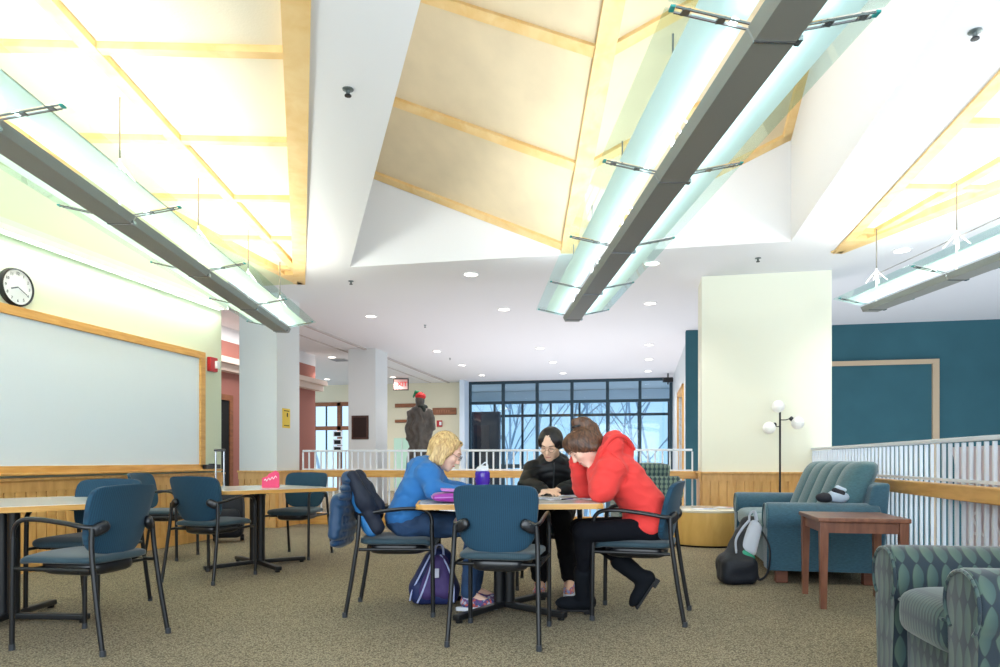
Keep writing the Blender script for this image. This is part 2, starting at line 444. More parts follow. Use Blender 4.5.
# flat ceiling with three openings
def edge_x(x0, y0, y): return x0 + .5206 * (y0 - y)
YB = 2.0
A_, B_ = (-3.49, 8.0), (1.57, 8.0)
hole_mid = [A_, B_, (1.57, YB), (edge_x(-3.49, 8.0, YB), YB)]
hole_left = [(-4.49, 8.58), (edge_x(-4.49, 8.58, YB), YB), (-4.49, YB)]
hole_right = [(2.12, 8.5), (edge_x(2.12, 8.5, YB), YB), (2.12, YB)]
bm = BM(); es = []
for ring in ([(-12, -1.5), (6.5, -1.5), (6.5, 26), (-12, 26)], hole_mid, hole_left, hole_right):
    vs = [bm.verts.new((x, y, ZC)) for x, y in ring]
    for i in range(len(vs)): es.append(bm.edges.new((vs[i], vs[(i + 1) % len(vs)])))
bmesh.ops.triangle_fill(bm, use_beauty=True, use_dissolve=False, edges=es)
def inside(p, ring):
    c = False; n = len(ring)
    for i in range(n):
        x0, y0 = ring[i]; x1, y1 = ring[(i + 1) % n]
        if (y0 > p.y) != (y1 > p.y) and p.x < (x1 - x0) * (p.y - y0) / (y1 - y0) + x0: c = not c
    return c
kill = [f for f in bm.faces if any(inside(f.calc_center_median(), r) for r in (hole_mid, hole_left, hole_right))]
bmesh.ops.delete(bm, geom=kill, context='FACES')
struct(finish(bm, 'ceiling', WHITE))

bm = BM(); bx(bm, -5.1, -4.49, -1.5, 8.58, ZC - .012, ZC + .02)
struct(finish(bm, 'ceiling_wall_strip', mat('pale_olive_paint', (208, 212, 180), .9, spec=.1)))
# middle roof well
VAL = Vector((-.83, 8, 3.35)); VD = Vector((.2377, -.971, .45))
def zl(x, y): return 3.35 + .44 * (-(x + .83)) + .57 * (8 - y)
def zr(x, y): return 3.35 + .45 * (x + .83) + .353 * (8 - y)
vn = VAL + VD * (6 / .971)
xl = edge_x(-3.49, 8, YB)
bm = BM()
poly(bm, [(-3.49, 8, ZC), (1.57, 8, ZC), (1.57, 8, zr(1.57, 8)), VAL, (-3.49, 8, zl(-3.49, 8))])
poly(bm, [(1.57, 8, ZC), (1.57, YB, ZC), (1.57, YB, zr(1.57, YB)), (1.57, 8, zr(1.57, 8))])
poly(bm, [(-3.49, 8, ZC), (xl, YB, ZC), (xl, YB, zl(xl, YB)), (-3.49, 8, zl(-3.49, 8))])
poly(bm, [(xl, YB, ZC), (1.57, YB, ZC), (1.57, YB, zr(1.57, YB)), tuple(vn), (xl, YB, zl(xl, YB))])
bmesh.ops.remove_doubles(bm, verts=bm.verts, dist=.001)
struct(finish(bm, 'wall_roof_well', WHITE))
bm = BM()
poly(bm, [VAL, (-3.49, 8, zl(-3.49, 8)), (xl, YB, zl(xl, YB)), vn])
poly(bm, [VAL, (1.57, 8, zr(1.57, 8)), (1.57, YB, zr(1.57, YB)), vn])
struct(finish(bm, 'ceiling_roof_panels', FABP))
nl = Vector((.44, .57, 1)).normalized(); nr = Vector((-.45, .353, 1)).normalized()
bm = BM(); off = Vector((0, 0, -.02))
def on_l(x, y): return Vector((x, y, zl(x, y) - .02))
def on_r(x, y): return Vector((x, y, zr(x, y) - .02))
for k_ in range(0, 6):
    v = VAL + VD * (1.1 * k_ + (0.05 if k_ == 0 else 0))
    w_ = .1 if k_ else .1
    # the left batten runs parallel to the far wall's top edge and stops at the slanting wall
    between(bm, on_l(v.x, v.y), on_l(edge_x(-3.49, 8, v.y), v.y), w_, .04, nl)
    between(bm, on_r(v.x, v.y), on_r(1.57, v.y), w_, .04, nr)
between(bm, VAL + off, vn + off, .17, .05, (0, 0, 1))
between(bm, on_r(1.52, 8), on_r(1.52, YB), .1, .04, nr)
between(bm, on_l(-3.44, 8), on_l(xl + .05, YB), .1, .04, nl)
struct(finish(bm, 'trim_roof_battens', ROOFW))

# the two flat triangular panelled areas
def tri(name, apex, mirror, mat_):
    ax_, ay_ = apex; xs = edge_x(ax_, ay_, YB)
    bm = BM(); poly(bm, [(ax_, ay_, ZC + .05), (xs, YB, ZC + .05), (ax_, YB, ZC + .05)])
    struct(finish(bm, 'ceiling_' + name, mat_))
    bm = BM()
    between(bm, (ax_ + .03, ay_ + .0, ZC + .015), (xs + .0, YB, ZC + .015), .15, .07)
    between(bm, (ax_ + .04, ay_, ZC + .015), (ax_ + .04, YB, ZC + .015), .10, .07)
    bl = math.hypot(xs - ax_, ay_ - YB)
    # middle batten along the bisector, cross battens square to it
    ux, uy = UX, UY
    between(bm, (ax_ + .13 + ux * .5, ay_ + uy * .5, ZC + .028), (ax_ + .13 + ux * 6.7, ay_ + uy * 6.7, ZC + .028), .09, .05)
    s_ = .63
    while s_ < 6.4:
        cx, cy = ax_ + ux * s_, ay_ + uy * s_
        half = s_ * math.tan(math.radians(13.75))
        between(bm, (cx - uy * half, cy + ux * half, ZC + .03), (cx + uy * half, cy - ux * half, ZC + .03), .07, .045)
        s_ += 1.16
    prism(bm, [(ax_, ay_), (ax_ + .26, ay_ - .5), (ax_, ay_ - .5)], ZC - .026, ZC + .03)
    struct(finish(bm, 'trim_' + name, ROOFW))
tri('left_panels', hole_left[0], False, FABL)
tri('right_panels', hole_right[0], True, FABL)

# left wall with cove, whiteboard
bm = BM(); bx(bm, -5.4, -5.1, -1.5, 7.8, -.1, 3.3)
struct(finish(bm, 'wall_left', GREENW))
def wainscot(bm, p0, p1, nrm, top=.80, t=.03):
    """boards from p0 to p1 standing out along nrm"""
    p0, p1, nrm = Vector(p0), Vector(p1), Vector(nrm); L = (p1 - p0).length; d = (p1 - p0).normalized()
    n = max(1, round(L / .105)); w = L / n
    def seg(a, b, z0, z1, tt, off=0, bev=0):
        pa = p0 + d * a; pb = p0 + d * b; c = (pa + pb) / 2 + nrm * (off + tt / 2)
        R = Matrix((d, nrm, Vector((0, 0, 1)))).transposed()
        box(bm, (c.x, c.y, (z0 + z1) / 2), (b - a, tt, z1 - z0), R, bev)
    seg(0, L, 0, top, .008)
    for i in range(n):
        seg(i * w + .006, (i + 1) * w - .006, .10, top - .06, t * .62, .004, .003)
    seg(0, L, 0, .11, t)
    seg(0, L, top - .12, top - .02, t)
    seg(0, L, top - .025, top, t + .03, 0, .004)
bm = BM(); wainscot(bm, (-5.1, -1.4, 0), (-5.1, 7.8, 0), (1, 0, 0))
struct(finish(bm, 'trim_left_wainscot', MAPLE))
bm = BM(); bx(bm, -5.1, -4.97, -1.5, 7.74, 2.86, 3.3); bx(bm, -5.1, -4.93, -1.5, 7.74, 2.84, 2.9)
struct(finish(bm, 'wall_cove', GREENW))

# whiteboard
wb = thing('whiteboard', 'long wall-mounted whiteboard in a light maple frame under the clock', 'whiteboard', (-5.1, 4.0, .86))
bm = BM(); bx(bm, 0, .02, -3.6, 3.34, .03, 1.29); finish(bm, 'writing_surface', mat('whiteboard_enamel', (224, 236, 246), .3, spec=.5), wb)
bm = BM(); bx(bm, 0, .045, -3.68, 3.42, 1.28, 1.36, .004); bx(bm, 0, .045, 3.33, 3.42, .0, 1.28, .004); bx(bm, 0, .045, -3.68, -3.6, 0, 1.28, .004); bx(bm, 0, .045, -3.68, 3.42, -.02, .04, .004)
finish(bm, 'frame', MAPLE_X, wb)
bm = BM(); bx(bm, 0, .11, -3.6, 3.66, -.04, -.018, .004); finish(bm, 'marker_tray', MAPLE_X, wb)
er = thing('whiteboard_eraser', 'small black eraser box at the right end of the whiteboard tray', 'eraser', (-5.03, 7.52, .846))
bm = BM(); bx(bm, -.03, .03, -.16, .12, 0, .05, .006); finish(bm, 'felt_block', BLACKP, er)
bm = BM(); bx(bm, -.032, .032, -.04, .04, .045, .06, .004); finish(bm, 'grip', DARK, er)
# fluorescent strip in the cove
cv = thing('cove_light', 'long louvred fluorescent strip in the cove above the whiteboard', 'light fixture', (-4.98, 3.0, 2.72))
TUBE = mat('lit_tube', (250, 255, 248), .5, emit=(238, 255, 240), es=3.2)
bm = BM(); bx(bm, -.115, .05, -4.3, 4.7, .125, .14); bx(bm, .04, .055, -4.3, 4.7, .095, .14); bx(bm, -.0, .05, 4.68, 4.7, .06, .14); finish(bm, 'housing', mat('cove_grey', (214, 222, 218), .5), cv)
bm = BM(); tube(bm, [(-.02, -4.2, .09), (-.02, 4.6, .09)], .016); finish(bm, 'tube', TUBE, cv, 60)
bm = BM()
for i in range(45): bx(bm, -.05, .05, -4.2 + .2 * i, -4.19 + .2 * i, .045, .075)
bx(bm, .045, .055, -4.25, 4.65, .045, .095); bx(bm, -.055, -.045, -4.25, 4.65, .045, .095)
finish(bm, 'louvre', mat('louvre_white', (225, 232, 232), .4), cv)
# wall clock, fire alarms, outlet
ck = thing('wall_clock', 'round white wall clock with black rim reading about twenty past eight', 'clock', (-5.1, pxd(19, 5.79)[1], 2.38), 0)
RX = Matrix(((0, 0, 1), (1, 0, 0), (0, 1, 0))).to_4x4()      # local x->world y, local y->world z, local z->world x
bm = BM(); lathe(bm, [(.14, 0), (.158, .004), (.16, .02), (.155, .045), (.145, .05), (.142, .04), (.142, .02)], 48, M=RX); finish(bm, 'rim', BLACKP, ck, 40)
bm = BM(); lathe(bm, [(.143, 0), (.143, .036), (.001, .037)], 48, M=RX); finish(bm, 'dial', mat('clock_dial', (235, 242, 246), .4), ck, 40)
CLK = mat('clock_ink', (60, 72, 90), .5)
for h_ in range(1, 13):
    a = PI / 2 - h_ * PI / 6
    text_mesh(str(h_), .034, 'numeral', CLK, ck, Matrix.Translation((.039, -.0 + math.cos(a) * .112 * 1, math.sin(a) * .112)) @ RX, .0008)
bm = BM()
for ln, a, w_ in ((.07, PI / 2 - (8.33) * PI / 6, .010), (.10, PI / 2 - 20 * PI / 30, .006)):
    between(bm, Vector((.043, 0, 0)), Vector((.043, math.cos(a) * ln, math.sin(a) * ln)), w_, .002, (1, 0, 0))
finish(bm, 'hands', CLK, ck)
def fire_alarm(loc, rotz, lab, s=1):
    t = thing('fire_alarm', lab, 'fire alarm', loc, rotz)
    bm = BM(); box(bm, (0, -.02 * s, 0), (.11 * s, .04 * s, .13 * s), bevel=.006); finish(bm, 'body', mat('alarm_red', (190, 40, 45), .4), t)
    bm = BM(); box(bm, (.03 * s, -.05 * s, 0), (.045 * s, .03 * s, .07 * s), bevel=.006); finish(bm, 'strobe', mat('strobe_lens', (235, 238, 240), .2), t)
fire_alarm((-5.1, 7.58, 2.10), PI / 2, 'red fire alarm with white strobe on the wall end right of the whiteboard', 1.3)
ot = tag(thing('wall_outlet', 'small white power outlet in the wainscot behind the chairs', 'outlet', (-5.058, 6.9, .46), PI / 2), None)
bm = BM(); box(bm, (0, -.004, 0), (.08, .008, .12), bevel=.003); finish(bm, 'cover_plate', mat('outlet_white', (225, 225, 220), .4), ot)
bm = BM()
for z_ in (-.025, .025):
    for x_ in (-.012, .012): box(bm, (x_, -.0085, z_), (.004, .002, .016))
finish(bm, 'socket_slots', DARK, ot)

# columns
def column(x0, x1, y0, y1, m, sides, lab, z1=ZC):
    bm = BM(); bx(bm, x0, x1, y0, y1, -.05, z1); struct(finish(bm, 'column', m), lab)
    bm = BM()
    if 's' in sides: wainscot(bm, (x0 - .001, y0, 0), (x1 + .001, y0, 0), (0, -1, 0))
    if 'e' in sides: wainscot(bm, (x1, y0, 0), (x1, y1, 0), (1, 0, 0))
    if 'w' in sides: wainscot(bm, (x0, y1, 0), (x0, y0, 0), (-1, 0, 0))
    if sides: struct(finish(bm, 'trim_column_wainscot', MAPLE))
column(-5.60, -5.02, 9.0, 9.66, GREYW, 'se', 'grey-white square column at the end of the whiteboard wall')
column(-6.10, -5.49, 13.9, 14.6, GREYW, '', 'grey-white square column beyond the railing with the plaque')
column(.75, 2.30, 9.3, 9.9, CREAM, 'sw', 'wide cream pier behind the sofa')

# mauve wall of the back corridor
bm = BM(); bx(bm, -7.6, -7.2, 8.6, 14.6, 0, 3.05); struct(finish(bm, 'wall_mauve', MAUVE))
bm = BM(); bx(bm, -7.6, -7.2, 8.6, 14.6, 3.05, 3.3); struct(finish(bm, 'wall_mauve_upper', WHITE))
bm = BM(); bx(bm, -7.2, -6.95, 9.0, 14.7, 2.62, 2.72); bx(bm, -7.2, -7.05, 9.0, 14.7, 2.50, 2.62); struct(finish(bm, 'trim_mauve_ledge', mat('ledge_paint', (226, 205, 192), .8)))
bm = BM(); bx(bm, -7.2, -7.17, 9.6, 11.2, 0, 2.0)
dr = struct(finish(bm, 'door_1', DARK))
bm = BM(); bx(bm, -7.2, -7.15, 9.5, 9.6, 0, 2.1); bx(bm, -7.2, -7.15, 11.2, 11.3, 0, 2.1); bx(bm, -7.2, -7.15, 9.6, 11.2, 2.0, 2.1); struct(finish(bm, 'trim_door_frame', BROWNF))
bm = BM(); bx(bm, -9.5, -7.6, 8.5, 8.7, 0, 3.3); bx(bm, -7.6, -5.4, 7.6, 7.8, 0, 3.3) if False else None
struct(finish(bm, 'wall_corridor_end', MAUVE))

# far wall with the left brown-framed windows and the big window wall
YW = 20.5
def wallY(name, x0, x1, y, z0, z1, m, t=.2):
    bm = BM(); bx(bm, x0, x1, y, y + t, z0, z1); return struct(finish(bm, name, m))
wallY('wall_far_left', -11.7, -10.25, YW, 0, 3.3, TAN)
wallY('wall_far_over_window', -10.25, -8.35, YW, 2.75, 3.3, TAN)
wallY('wall_far', -8.35, -5.15, YW, -3.4, 3.3, TAN)
bm = BM(); bx(bm, -5.25, -5.1, 19.9, YW, -3.4, 3.3); struct(finish(bm, 'wall_far_jamb', mat('jamb_paint', (205, 220, 235), .8)))
bm = BM()
for x_ in (-10.2, -9.3, -8.4): bx(bm, x_ - .06, x_ + .06, YW - .03, YW + .1, 0, 2.75)
for z_ in (2.7, 1.95): bx(bm, -10.25, -8.35, YW - .03, YW + .1, z_ - .06, z_ + .06)
w1 = struct(finish(bm, 'window_1', BROWNF))
bm = BM(); poly(bm, [(-10.2, YW + .05, 0), (-8.4, YW + .05, 0), (-8.4, YW + .05, 2.7), (-10.2, YW + .05, 2.7)]); finish(bm, 'pane', GLASS, w1)
bm = BM()
for x_ in (-9.75, -8.85): bx(bm, x_ - .02, x_ + .02, YW + .02, YW + .06, 0, 2.7)
finish(bm, 'mullion', FRAME, w1)
def window_wall(name, y, xs, zs, wv, wh, z0, z1):
    bm = BM()
    for x_ in xs: bx(bm, x_ - wv / 2, x_ + wv / 2, y - .06, y + .06, z0, z1)
    for z_ in zs: bx(bm, xs[0], xs[-1], y - .05, y + .05, z_ - wh / 2, z_ + wh / 2)
    w = struct(finish(bm, name, FRAME))
    for i in range(len(xs) - 1):
        bm = BM(); poly(bm, [(xs[i], y, z0), (xs[i + 1], y, z0), (xs[i + 1], y, z1), (xs[i], y, z1)]); finish(bm, 'pane', GLASS, w)
window_wall('window_2', YW, [onY(p, YW) for p in (470, 503.3, 537.2, 572, 607.5, 640, 671)], [3.26, 2.66, .75, -1.5], .085, .08, -3.4, 3.3)
window_wall('window_3', 25.0, [-6.3 + 1.03 * i for i in range(8)], [3.05, 2.55, .75, -1.5], .07, .09, -3.4, 3.3)
bm = BM(); bx(bm, -6.0, -4.62, 22.6, 22.9, -3.4, 2.55); struct(finish(bm, 'wall_vestibule', mat('vestibule_dark', (34, 44, 62), .7)))
bm = BM(); bx(bm, -5.35, -4.95, 22.56, 22.6, .2, 2.1); struct(finish(bm, 'door_2', mat('vestibule_door', (60, 50, 60), .5)))
bm = BM(); bx(bm, -6.5, 2.0, 23.5, 25.1, 2.98, 3.29); struct(finish(bm, 'beam_vestibule', mat('vestibule_beam', (205, 216, 226), .7)))
# right side wall of the hall and the teal wall
bm = BM(); bx(bm, .86, 1.0, 13.3, 15.2, -3.4, 3.3); bx(bm, .86, 1.0, 17.2, 20.6, -3.4, 3.3); bx(bm, .86, 1.0, 15.2, 17.2, 2.5, 3.3); struct(finish(bm, 'wall_hall_right', GREYW))
bm = BM(); bx(bm, .82, 1.02, 15.1, 15.2, -3.4, 2.55); bx(bm, .82, 1.02, 17.2, 17.3, -3.4, 2.55); bx(bm, .82, 1.02, 15.1, 17.3, 2.45, 2.55); struct(finish(bm, 'trim_hall_opening', MAPLE))
bm = BM(); bx(bm, .78, 6.6, 13.1, 13.3, -3.4, 3.3); struct(finish(bm, 'wall_teal', TEAL))
bm = BM(); bx(bm, 1.6, 4.92, 13.05, 13.1, 2.58, 2.66); bx(bm, 4.82, 4.92, 13.05, 13.1, -2.4, 2.58); bx(bm, 1.6, 1.7, 13.05, 13.1, -2.4, 2.58); struct(finish(bm, 'trim_teal_panel', mat('pale_wood', (205, 180, 150), .5)))
bm = BM(); bx(bm, 6.5, 6.7, -1.5, 13.3, -3.4, 3.3); struct(finish(bm, 'wall_right', TEAL))
bm = BM(); bx(bm, -4.0, 2.2, YR + .1, YR + .25, -3.4, -.0) ; bx(bm, XR + .1, XR + .25, -1.5, YR + .1, -3.4, 0); bx(bm, -4.15, -4.0, YR + .1, 20.4, -3.4, 0)
struct(finish(bm, 'wall_well_fascia', GREYW))
# shallow ceiling joint lines
bm = BM(); bx(bm, -5.75, -5.69, 9.7, 20.4, ZC - .03, ZC + .01); bx(bm, -6.3, -6.27, 9.7, 20.4, ZC - .012, ZC + .01)
struct(finish(bm, 'trim_ceiling_joint', mat('joint_paint', (196, 188, 184), .9)))

# ------------------------------------------------------------------ railings
def railing(name, lab, x0, y0, x1, y1, step, bar, curb):
    t = thing(name, lab, 'railing', (x0, y0, 0))
    d = Vector((x1 - x0, y1 - y0, 0)); L = d.length; d.normalize()
    nrm = Vector((d.y, -d.x, 0))
    n = round(L / step)
    proto = None
    R = Matrix((d, nrm, Vector((0, 0, 1)))).transposed()
    for i in range(n + 1):
        p = d * (L * i / n)
        if proto is None:
            bm = BM(); box(bm, (0, 0, .55), (bar[0], bar[1], 1.03), R, .003); proto = finish(bm, 'baluster', RAILM, t); o = proto
        else:
            o = proto.copy(); COL.objects.link(o); o.parent = t
        o.location = p
    bm = BM(); between(bm, Vector((0, 0, 1.085)), d * L + Vector((0, 0, 1.085)), .05, .03, (0, 0, 1), .004); finish(bm, 'top_bar', RAILM, t)
    bm = BM(); between(bm, Vector((0, 0, .812)), d * L + Vector((0, 0, .812)), .03, .02); finish(bm, 'middle_bar', RAILM, t)
    return t, d, L, nrm
t, d, L, nr_ = railing('railing', 'long white baluster railing with maple rail behind the study tables', -4.98, YR, .66, YR, .098, (.022, .022), True)
bm = BM(); bx(bm, 0, 5.72, -.09, -.02, .70, .80, .008); finish(bm, 'wooden_rail', MAPLE_X, t)
bm = BM(); bx(bm, 0, 5.72, -.10, .03, 0, .14, .006); bx(bm, 0, 5.72, -.08, .02, .13, .17, .004); finish(bm, 'curb', MAPLE_X, t)
t, d, L, nr_ = railing('railing', 'white baluster railing with maple rail running behind the sofa', XR, 9.28, XR, 1.4, .104, (.024, .022), True)
bm = BM(); bx(bm, -.10, -.02, -7.88, 0, .69, .79, .008); finish(bm, 'wooden_rail', MAPLE_X, t)
bm = BM(); bx(bm, -.10, .02, -7.88, 0, 0, .14, .006); finish(bm, 'curb', MAPLE_X, t)
# paper banner hung on the outer side of the side railing
bn = thing('paper_banner', 'pale pink paper banner hung on the far side of the right railing', 'banner', (XR + .06, 4.1, 0))
bm = BM()
g = [[bm.verts.new((.012 * math.sin(i * .9) + .01 * math.sin(j * 1.3), -1.6 + (i / 24) * (3.0 - (.30 * j / 10)) , .30 + .74 * (1 - j / 10))) for j in range(11)] for i in range(25)]
for i in range(24):
    for j in range(10): bm.faces.new((g[i][j], g[i + 1][j], g[i + 1][j + 1], g[i][j + 1]))
o = finish(bm, 'sheet', mat('banner_paper', (220, 204, 212), .8), bn, 180)
sm = o.modifiers.new('thickness', 'SOLIDIFY'); sm.thickness = .002
text_mesh('SUN', .22, 'lettering', mat('banner_ink', (244, 240, 246), .8), bn, Matrix.Translation((-.022, .80, .53)) @ Matrix(((0, 0, -1), (-1, 0, 0), (0, 1, 0))).to_4x4(), .001)

# ------------------------------------------------------------------ ceiling fittings
DL = [(471, 274), (504, 309), (540, 348), (371, 316), (437, 351), (652, 263), (650, 303), (649, 344.5), (649, 359), (648, 371), (462, 365), (482, 375), (553, 362), (563, 373), (332, 357), (327, 379), (393, 377), (902, 250)]
DLL = ['downlight just left of the middle pendant tip', 'downlight in the second row left of the middle pendant tip', 'downlight in the middle of the hall ceiling, third row', 'downlight left of centre, above and right of the left column', 'downlight left of centre in the third row', 'nearest downlight right of the middle pendant, by the cream pier', 'second downlight of the right-hand line beside the cream pier', 'third downlight of the right-hand line, before the big window', 'fourth downlight of the right-hand line, before the big window', 'last downlight of the right-hand line, touching the big window top', 'downlight in the fourth row toward the statue', 'farthest left hall downlight near the big window corner', 'downlight in the fourth row above the big window middle', 'farthest middle downlight just above the big window', 'nearest downlight over the left corridor', 'downlight deep in the left corridor before the brown-framed window', 'downlight over the corridor beside the exit sign', 'large-looking downlight behind the right pendant']
LAMP = mat('lamp_glow', (255, 250, 240), .5, emit=(255, 248, 236), es=5)
dn = None
for i, (px, py) in enumerate(DL):
    d_ = (ZC - HC) * F / (HOR - py); x, y = pxd(px, d_)
    if dn is None:
        dn = thing('downlight', DLL[0], 'downlight', (x, y, ZC), 0, 'recessed downlights in the flat ceiling')
        bm = BM(); lathe(bm, [(.105, 0), (.105, -.008), (.085, -.012), (.082, -.004), (.082, 0)], 24); finish(bm, 'trim_ring', mat('ring_white', (240, 240, 240), .4), dn, 40)
        bm = BM(); lathe(bm, [(.082, -.001), (.082, -.006), (.001, -.007)], 24); finish(bm, 'bulb', LAMP, dn, 40)
    else:
        o = copy_tree(dn); o.location = (x, y, ZC); o['label'] = DLL[i]
    l = bpy.data.lights.new('downlight_beam', 'SPOT'); l.energy = 75; l.spot_size = 2.1; l.spot_blend = .8; l.shadow_soft_size = .08; l.color = (1, .93, .88)
    lo = bpy.data.objects.new('downlight_beam', l); COL.objects.link(lo); lo.location = (x, y, ZC - .02)
# sprinklers / detectors
SM = mat('sprinkler_metal', (120, 130, 130), .3, metal=.7)
def sprinkler(px, py, lab, s=1):
    d_ = (ZC - HC) * F / (HOR - py); x, y = pxd(px, d_)
    t = thing('sprinkler', lab, 'sprinkler', (x, y, ZC))
    bm = BM(); lathe(bm, [(.035 * s, 0), (.035 * s, -.006), (.012 * s, -.012), (.012 * s, -.03)], 16); finish(bm, 'escutcheon', SM, t, 40)
    bm = BM(); lathe(bm, [(.004, -.03), (.022 * s, -.04), (.022 * s, -.046), (.003, -.047)], 12); finish(bm, 'deflector', BLACKP, t, 40)
sprinkler(348, 89, 'ceiling sprinkler nearest the camera left of the roof well')
sprinkler(351, 281, 'ceiling sprinkler by the far left corner of the roof well')
sprinkler(975, 31, 'ceiling sprinkler at the top right beside the right panelled area')
sprinkler(758, 258, 'ceiling sprinkler just in front of the cream pier')
sprinkler(425, 325, 'tiny ceiling sprinkler beyond the roof well, right of the left pendant tip', .7)
sprinkler(450, 358, 'tiny ceiling sprinkler farthest back over the open well', .7)
vt = thing('ceiling_vent', 'flat slatted air vent in the ceiling beside the far column', 'vent', (*pxd(340, 16.4), ZC - .001))
bm = BM(); bx(bm, -.2, .2, -.2, .2, -.012, 0, .003); finish(bm, 'frame', mat('vent_grey', (205, 205, 205), .5), vt)
bm = BM()
for i in range(6): bx(bm, -.17, .17, -.165 + .06 * i, -.14 + .06 * i, -.02, -.01)
finish(bm, 'slats', mat('vent_dark', (150, 154, 156), .5), vt)
# pendants
BODY = mat('pendant_grey', (146, 146, 138), .5, metal=.1)
BODYL = mat('pendant_inner', (235, 240, 240), .5)
STEEL = mat('steel_arm', (150, 150, 150), .25, metal=.9)
TEALG = mat('glass_edge', (60, 180, 175), .2, trans=.3)
def frosted(name, tint):
    m = bpy.data.materials.new(name); m.use_nodes = True; nt = m.node_tree; nt.nodes.clear()
    o = nt.nodes.new('ShaderNodeOutputMaterial'); t = nt.nodes.new('ShaderNodeBsdfTranslucent'); d = nt.nodes.new('ShaderNodeBsdfDiffuse'); g = nt.nodes.new('ShaderNodeBsdfTransparent')
    t.inputs[0].default_value = tint + (1,); d.inputs[0].default_value = tint + (1,); g.inputs[0].default_value = tint + (1,)
    a = nt.nodes.new('ShaderNodeMixShader'); a.inputs[0].default_value = .3; b = nt.nodes.new('ShaderNodeMixShader'); b.inputs[0].default_value = .22
    nt.links.new(t.outputs[0], a.inputs[1]); nt.links.new(d.outputs[0], a.inputs[2]); nt.links.new(a.outputs[0], b.inputs[1]); nt.links.new(g.outputs[0], b.inputs[2]); nt.links.new(b.outputs[0], o.inputs[0]); return m
FROST = frosted('frosted_glass', (.82, .97, .98))
PTUBE = mat('pendant_tube', (255, 255, 255), .5, emit=(235, 252, 255), es=7.0)
def pendant(xy, n, lab):
    """runs from its far end along local -y"""
    t = thing('pendant_light', lab, 'pendant light', (xy[0], xy[1], 2.48), ROT_AX)
    S = 1.3; Lt = S * n
    for i in range(n):
        y0 = -S * i; y1 = -S * (i + 1)
        sec = thing_part('section', t)
        bm = BM()
        prof = [(-.078, .0), (.078, 0), (.102, .048), (.094, .048), (.072, .010), (-.072, .010), (-.094, .048), (-.102, .048)]
        a = [bm.verts.new((x, y0 - .006, z)) for x, z in prof]; b = [bm.verts.new((x, y1 + .006, z)) for x, z in prof]
        m_ = len(prof)
        for k in range(m_): bm.faces.new((a[k], a[(k + 1) % m_], b[(k + 1) % m_], b[k]))
        bm.faces.new(a[::-1]); bm.faces.new(b)
        finish(bm, 'trough', BODY, t)
        bm = BM(); 
        for sx in (-1, 1): tube(bm, [(sx * .125, y0 - .05, .115), (sx * .125, y1 + .05, .115)], .013, 8)
        finish(bm, 'tube', PTUBE, t, 60)
        for sx in (-1, 1):
            bm = BM()
            p = [(sx * .112, .062), (sx * .30, .102), (sx * .30, .108), (sx * .112, .068)]
            a = [bm.verts.new((x, y0 - .02, z)) for x, z in p]; b = [bm.verts.new((x, y1 + .02, z)) for x, z in p]
            for k in range(4): bm.faces.new((a[k], a[(k + 1) % 4], b[(k + 1) % 4], b[k]))
            bm.faces.new(a[::-1]); bm.faces.new(b); finish(bm, 'frosted_wing', FROST, t)
            bm = BM()
            p = [(sx * .302, .102), (sx * .40, .124), (sx * .40, .130), (sx * .302, .108)]
            a = [bm.verts.new((x, y0 - .02, z)) for x, z in p]; b = [bm.verts.new((x, y1 + .02, z)) for x, z in p]
            for k in range(4): bm.faces.new((a[k], a[(k + 1) % 4], b[(k + 1) % 4], b[k]))
            bm.faces.new(a[::-1]); bm.faces.new(b); finish(bm, 'clear_edge', CLEARG, t)
    for i in range(n + 1):
        y_ = -S * i + (-.12 if i == 0 else 0)
        bm = BM()
        for sx in (-1, 1):
            for dy in (-.016, .016):
                between(bm, (sx * .06, y_ + dy, .045), (sx * .37, y_ + dy, .108), .006, .007)
            box(bm, (sx * .2, y_, .073), (.03, .036, .008)); box(bm, (sx * .33, y_, .1), (.03, .036, .008))
        box(bm, (.0, y_, -.002), (.158, .012, .006))
        box(bm, (.088, y_, .006), (.018, .04, .02))
        finish(bm, 'cross_arm', STEEL, t)
        for sx in (-1, 1):
            bm = BM(); box(bm, (sx * .380, y_, .112), (.018, .034, .008)); finish(bm, 'glass_clip', TEALG, t)
        bm = BM(); tube(bm, [(0, y_, .40), (0, y_, ZC - 2.48)], .006, 8); finish(bm, 'hanging_rod', STEEL, t, 60)
        bm = BM()
        for sx in (-1, 1):
            for sy in (-1, 1): tube(bm, [(0, y_, .40), (sx * .07, y_ + sy * .07, .29)], .006, 6)
        tube(bm, [(0, y_, .42), (0, y_, .05)], .009, 8)
        finish(bm, 'yoke', mat_white_metal, t, 60)
    bm = BM(); tube(bm, [(0, 0.0, .36), (0, -Lt, .36)], .004, 6); finish(bm, 'cable', STEEL, t, 60)
    return t
def thing_part(n, t): return None
mat_white_metal = mat('white_metal', (235, 235, 235), .4)
pendant(PEND['left'][:2], 5, 'long pendant light on the left, hung under the panelled ceiling near the whiteboard')
pendant(PEND['middle'][:2], 5, 'long pendant light in the middle with pale blue glass wings over the study table')
pendant(PEND['right'][:2], 5, 'long pendant light on the right, hung in front of the teal wall')
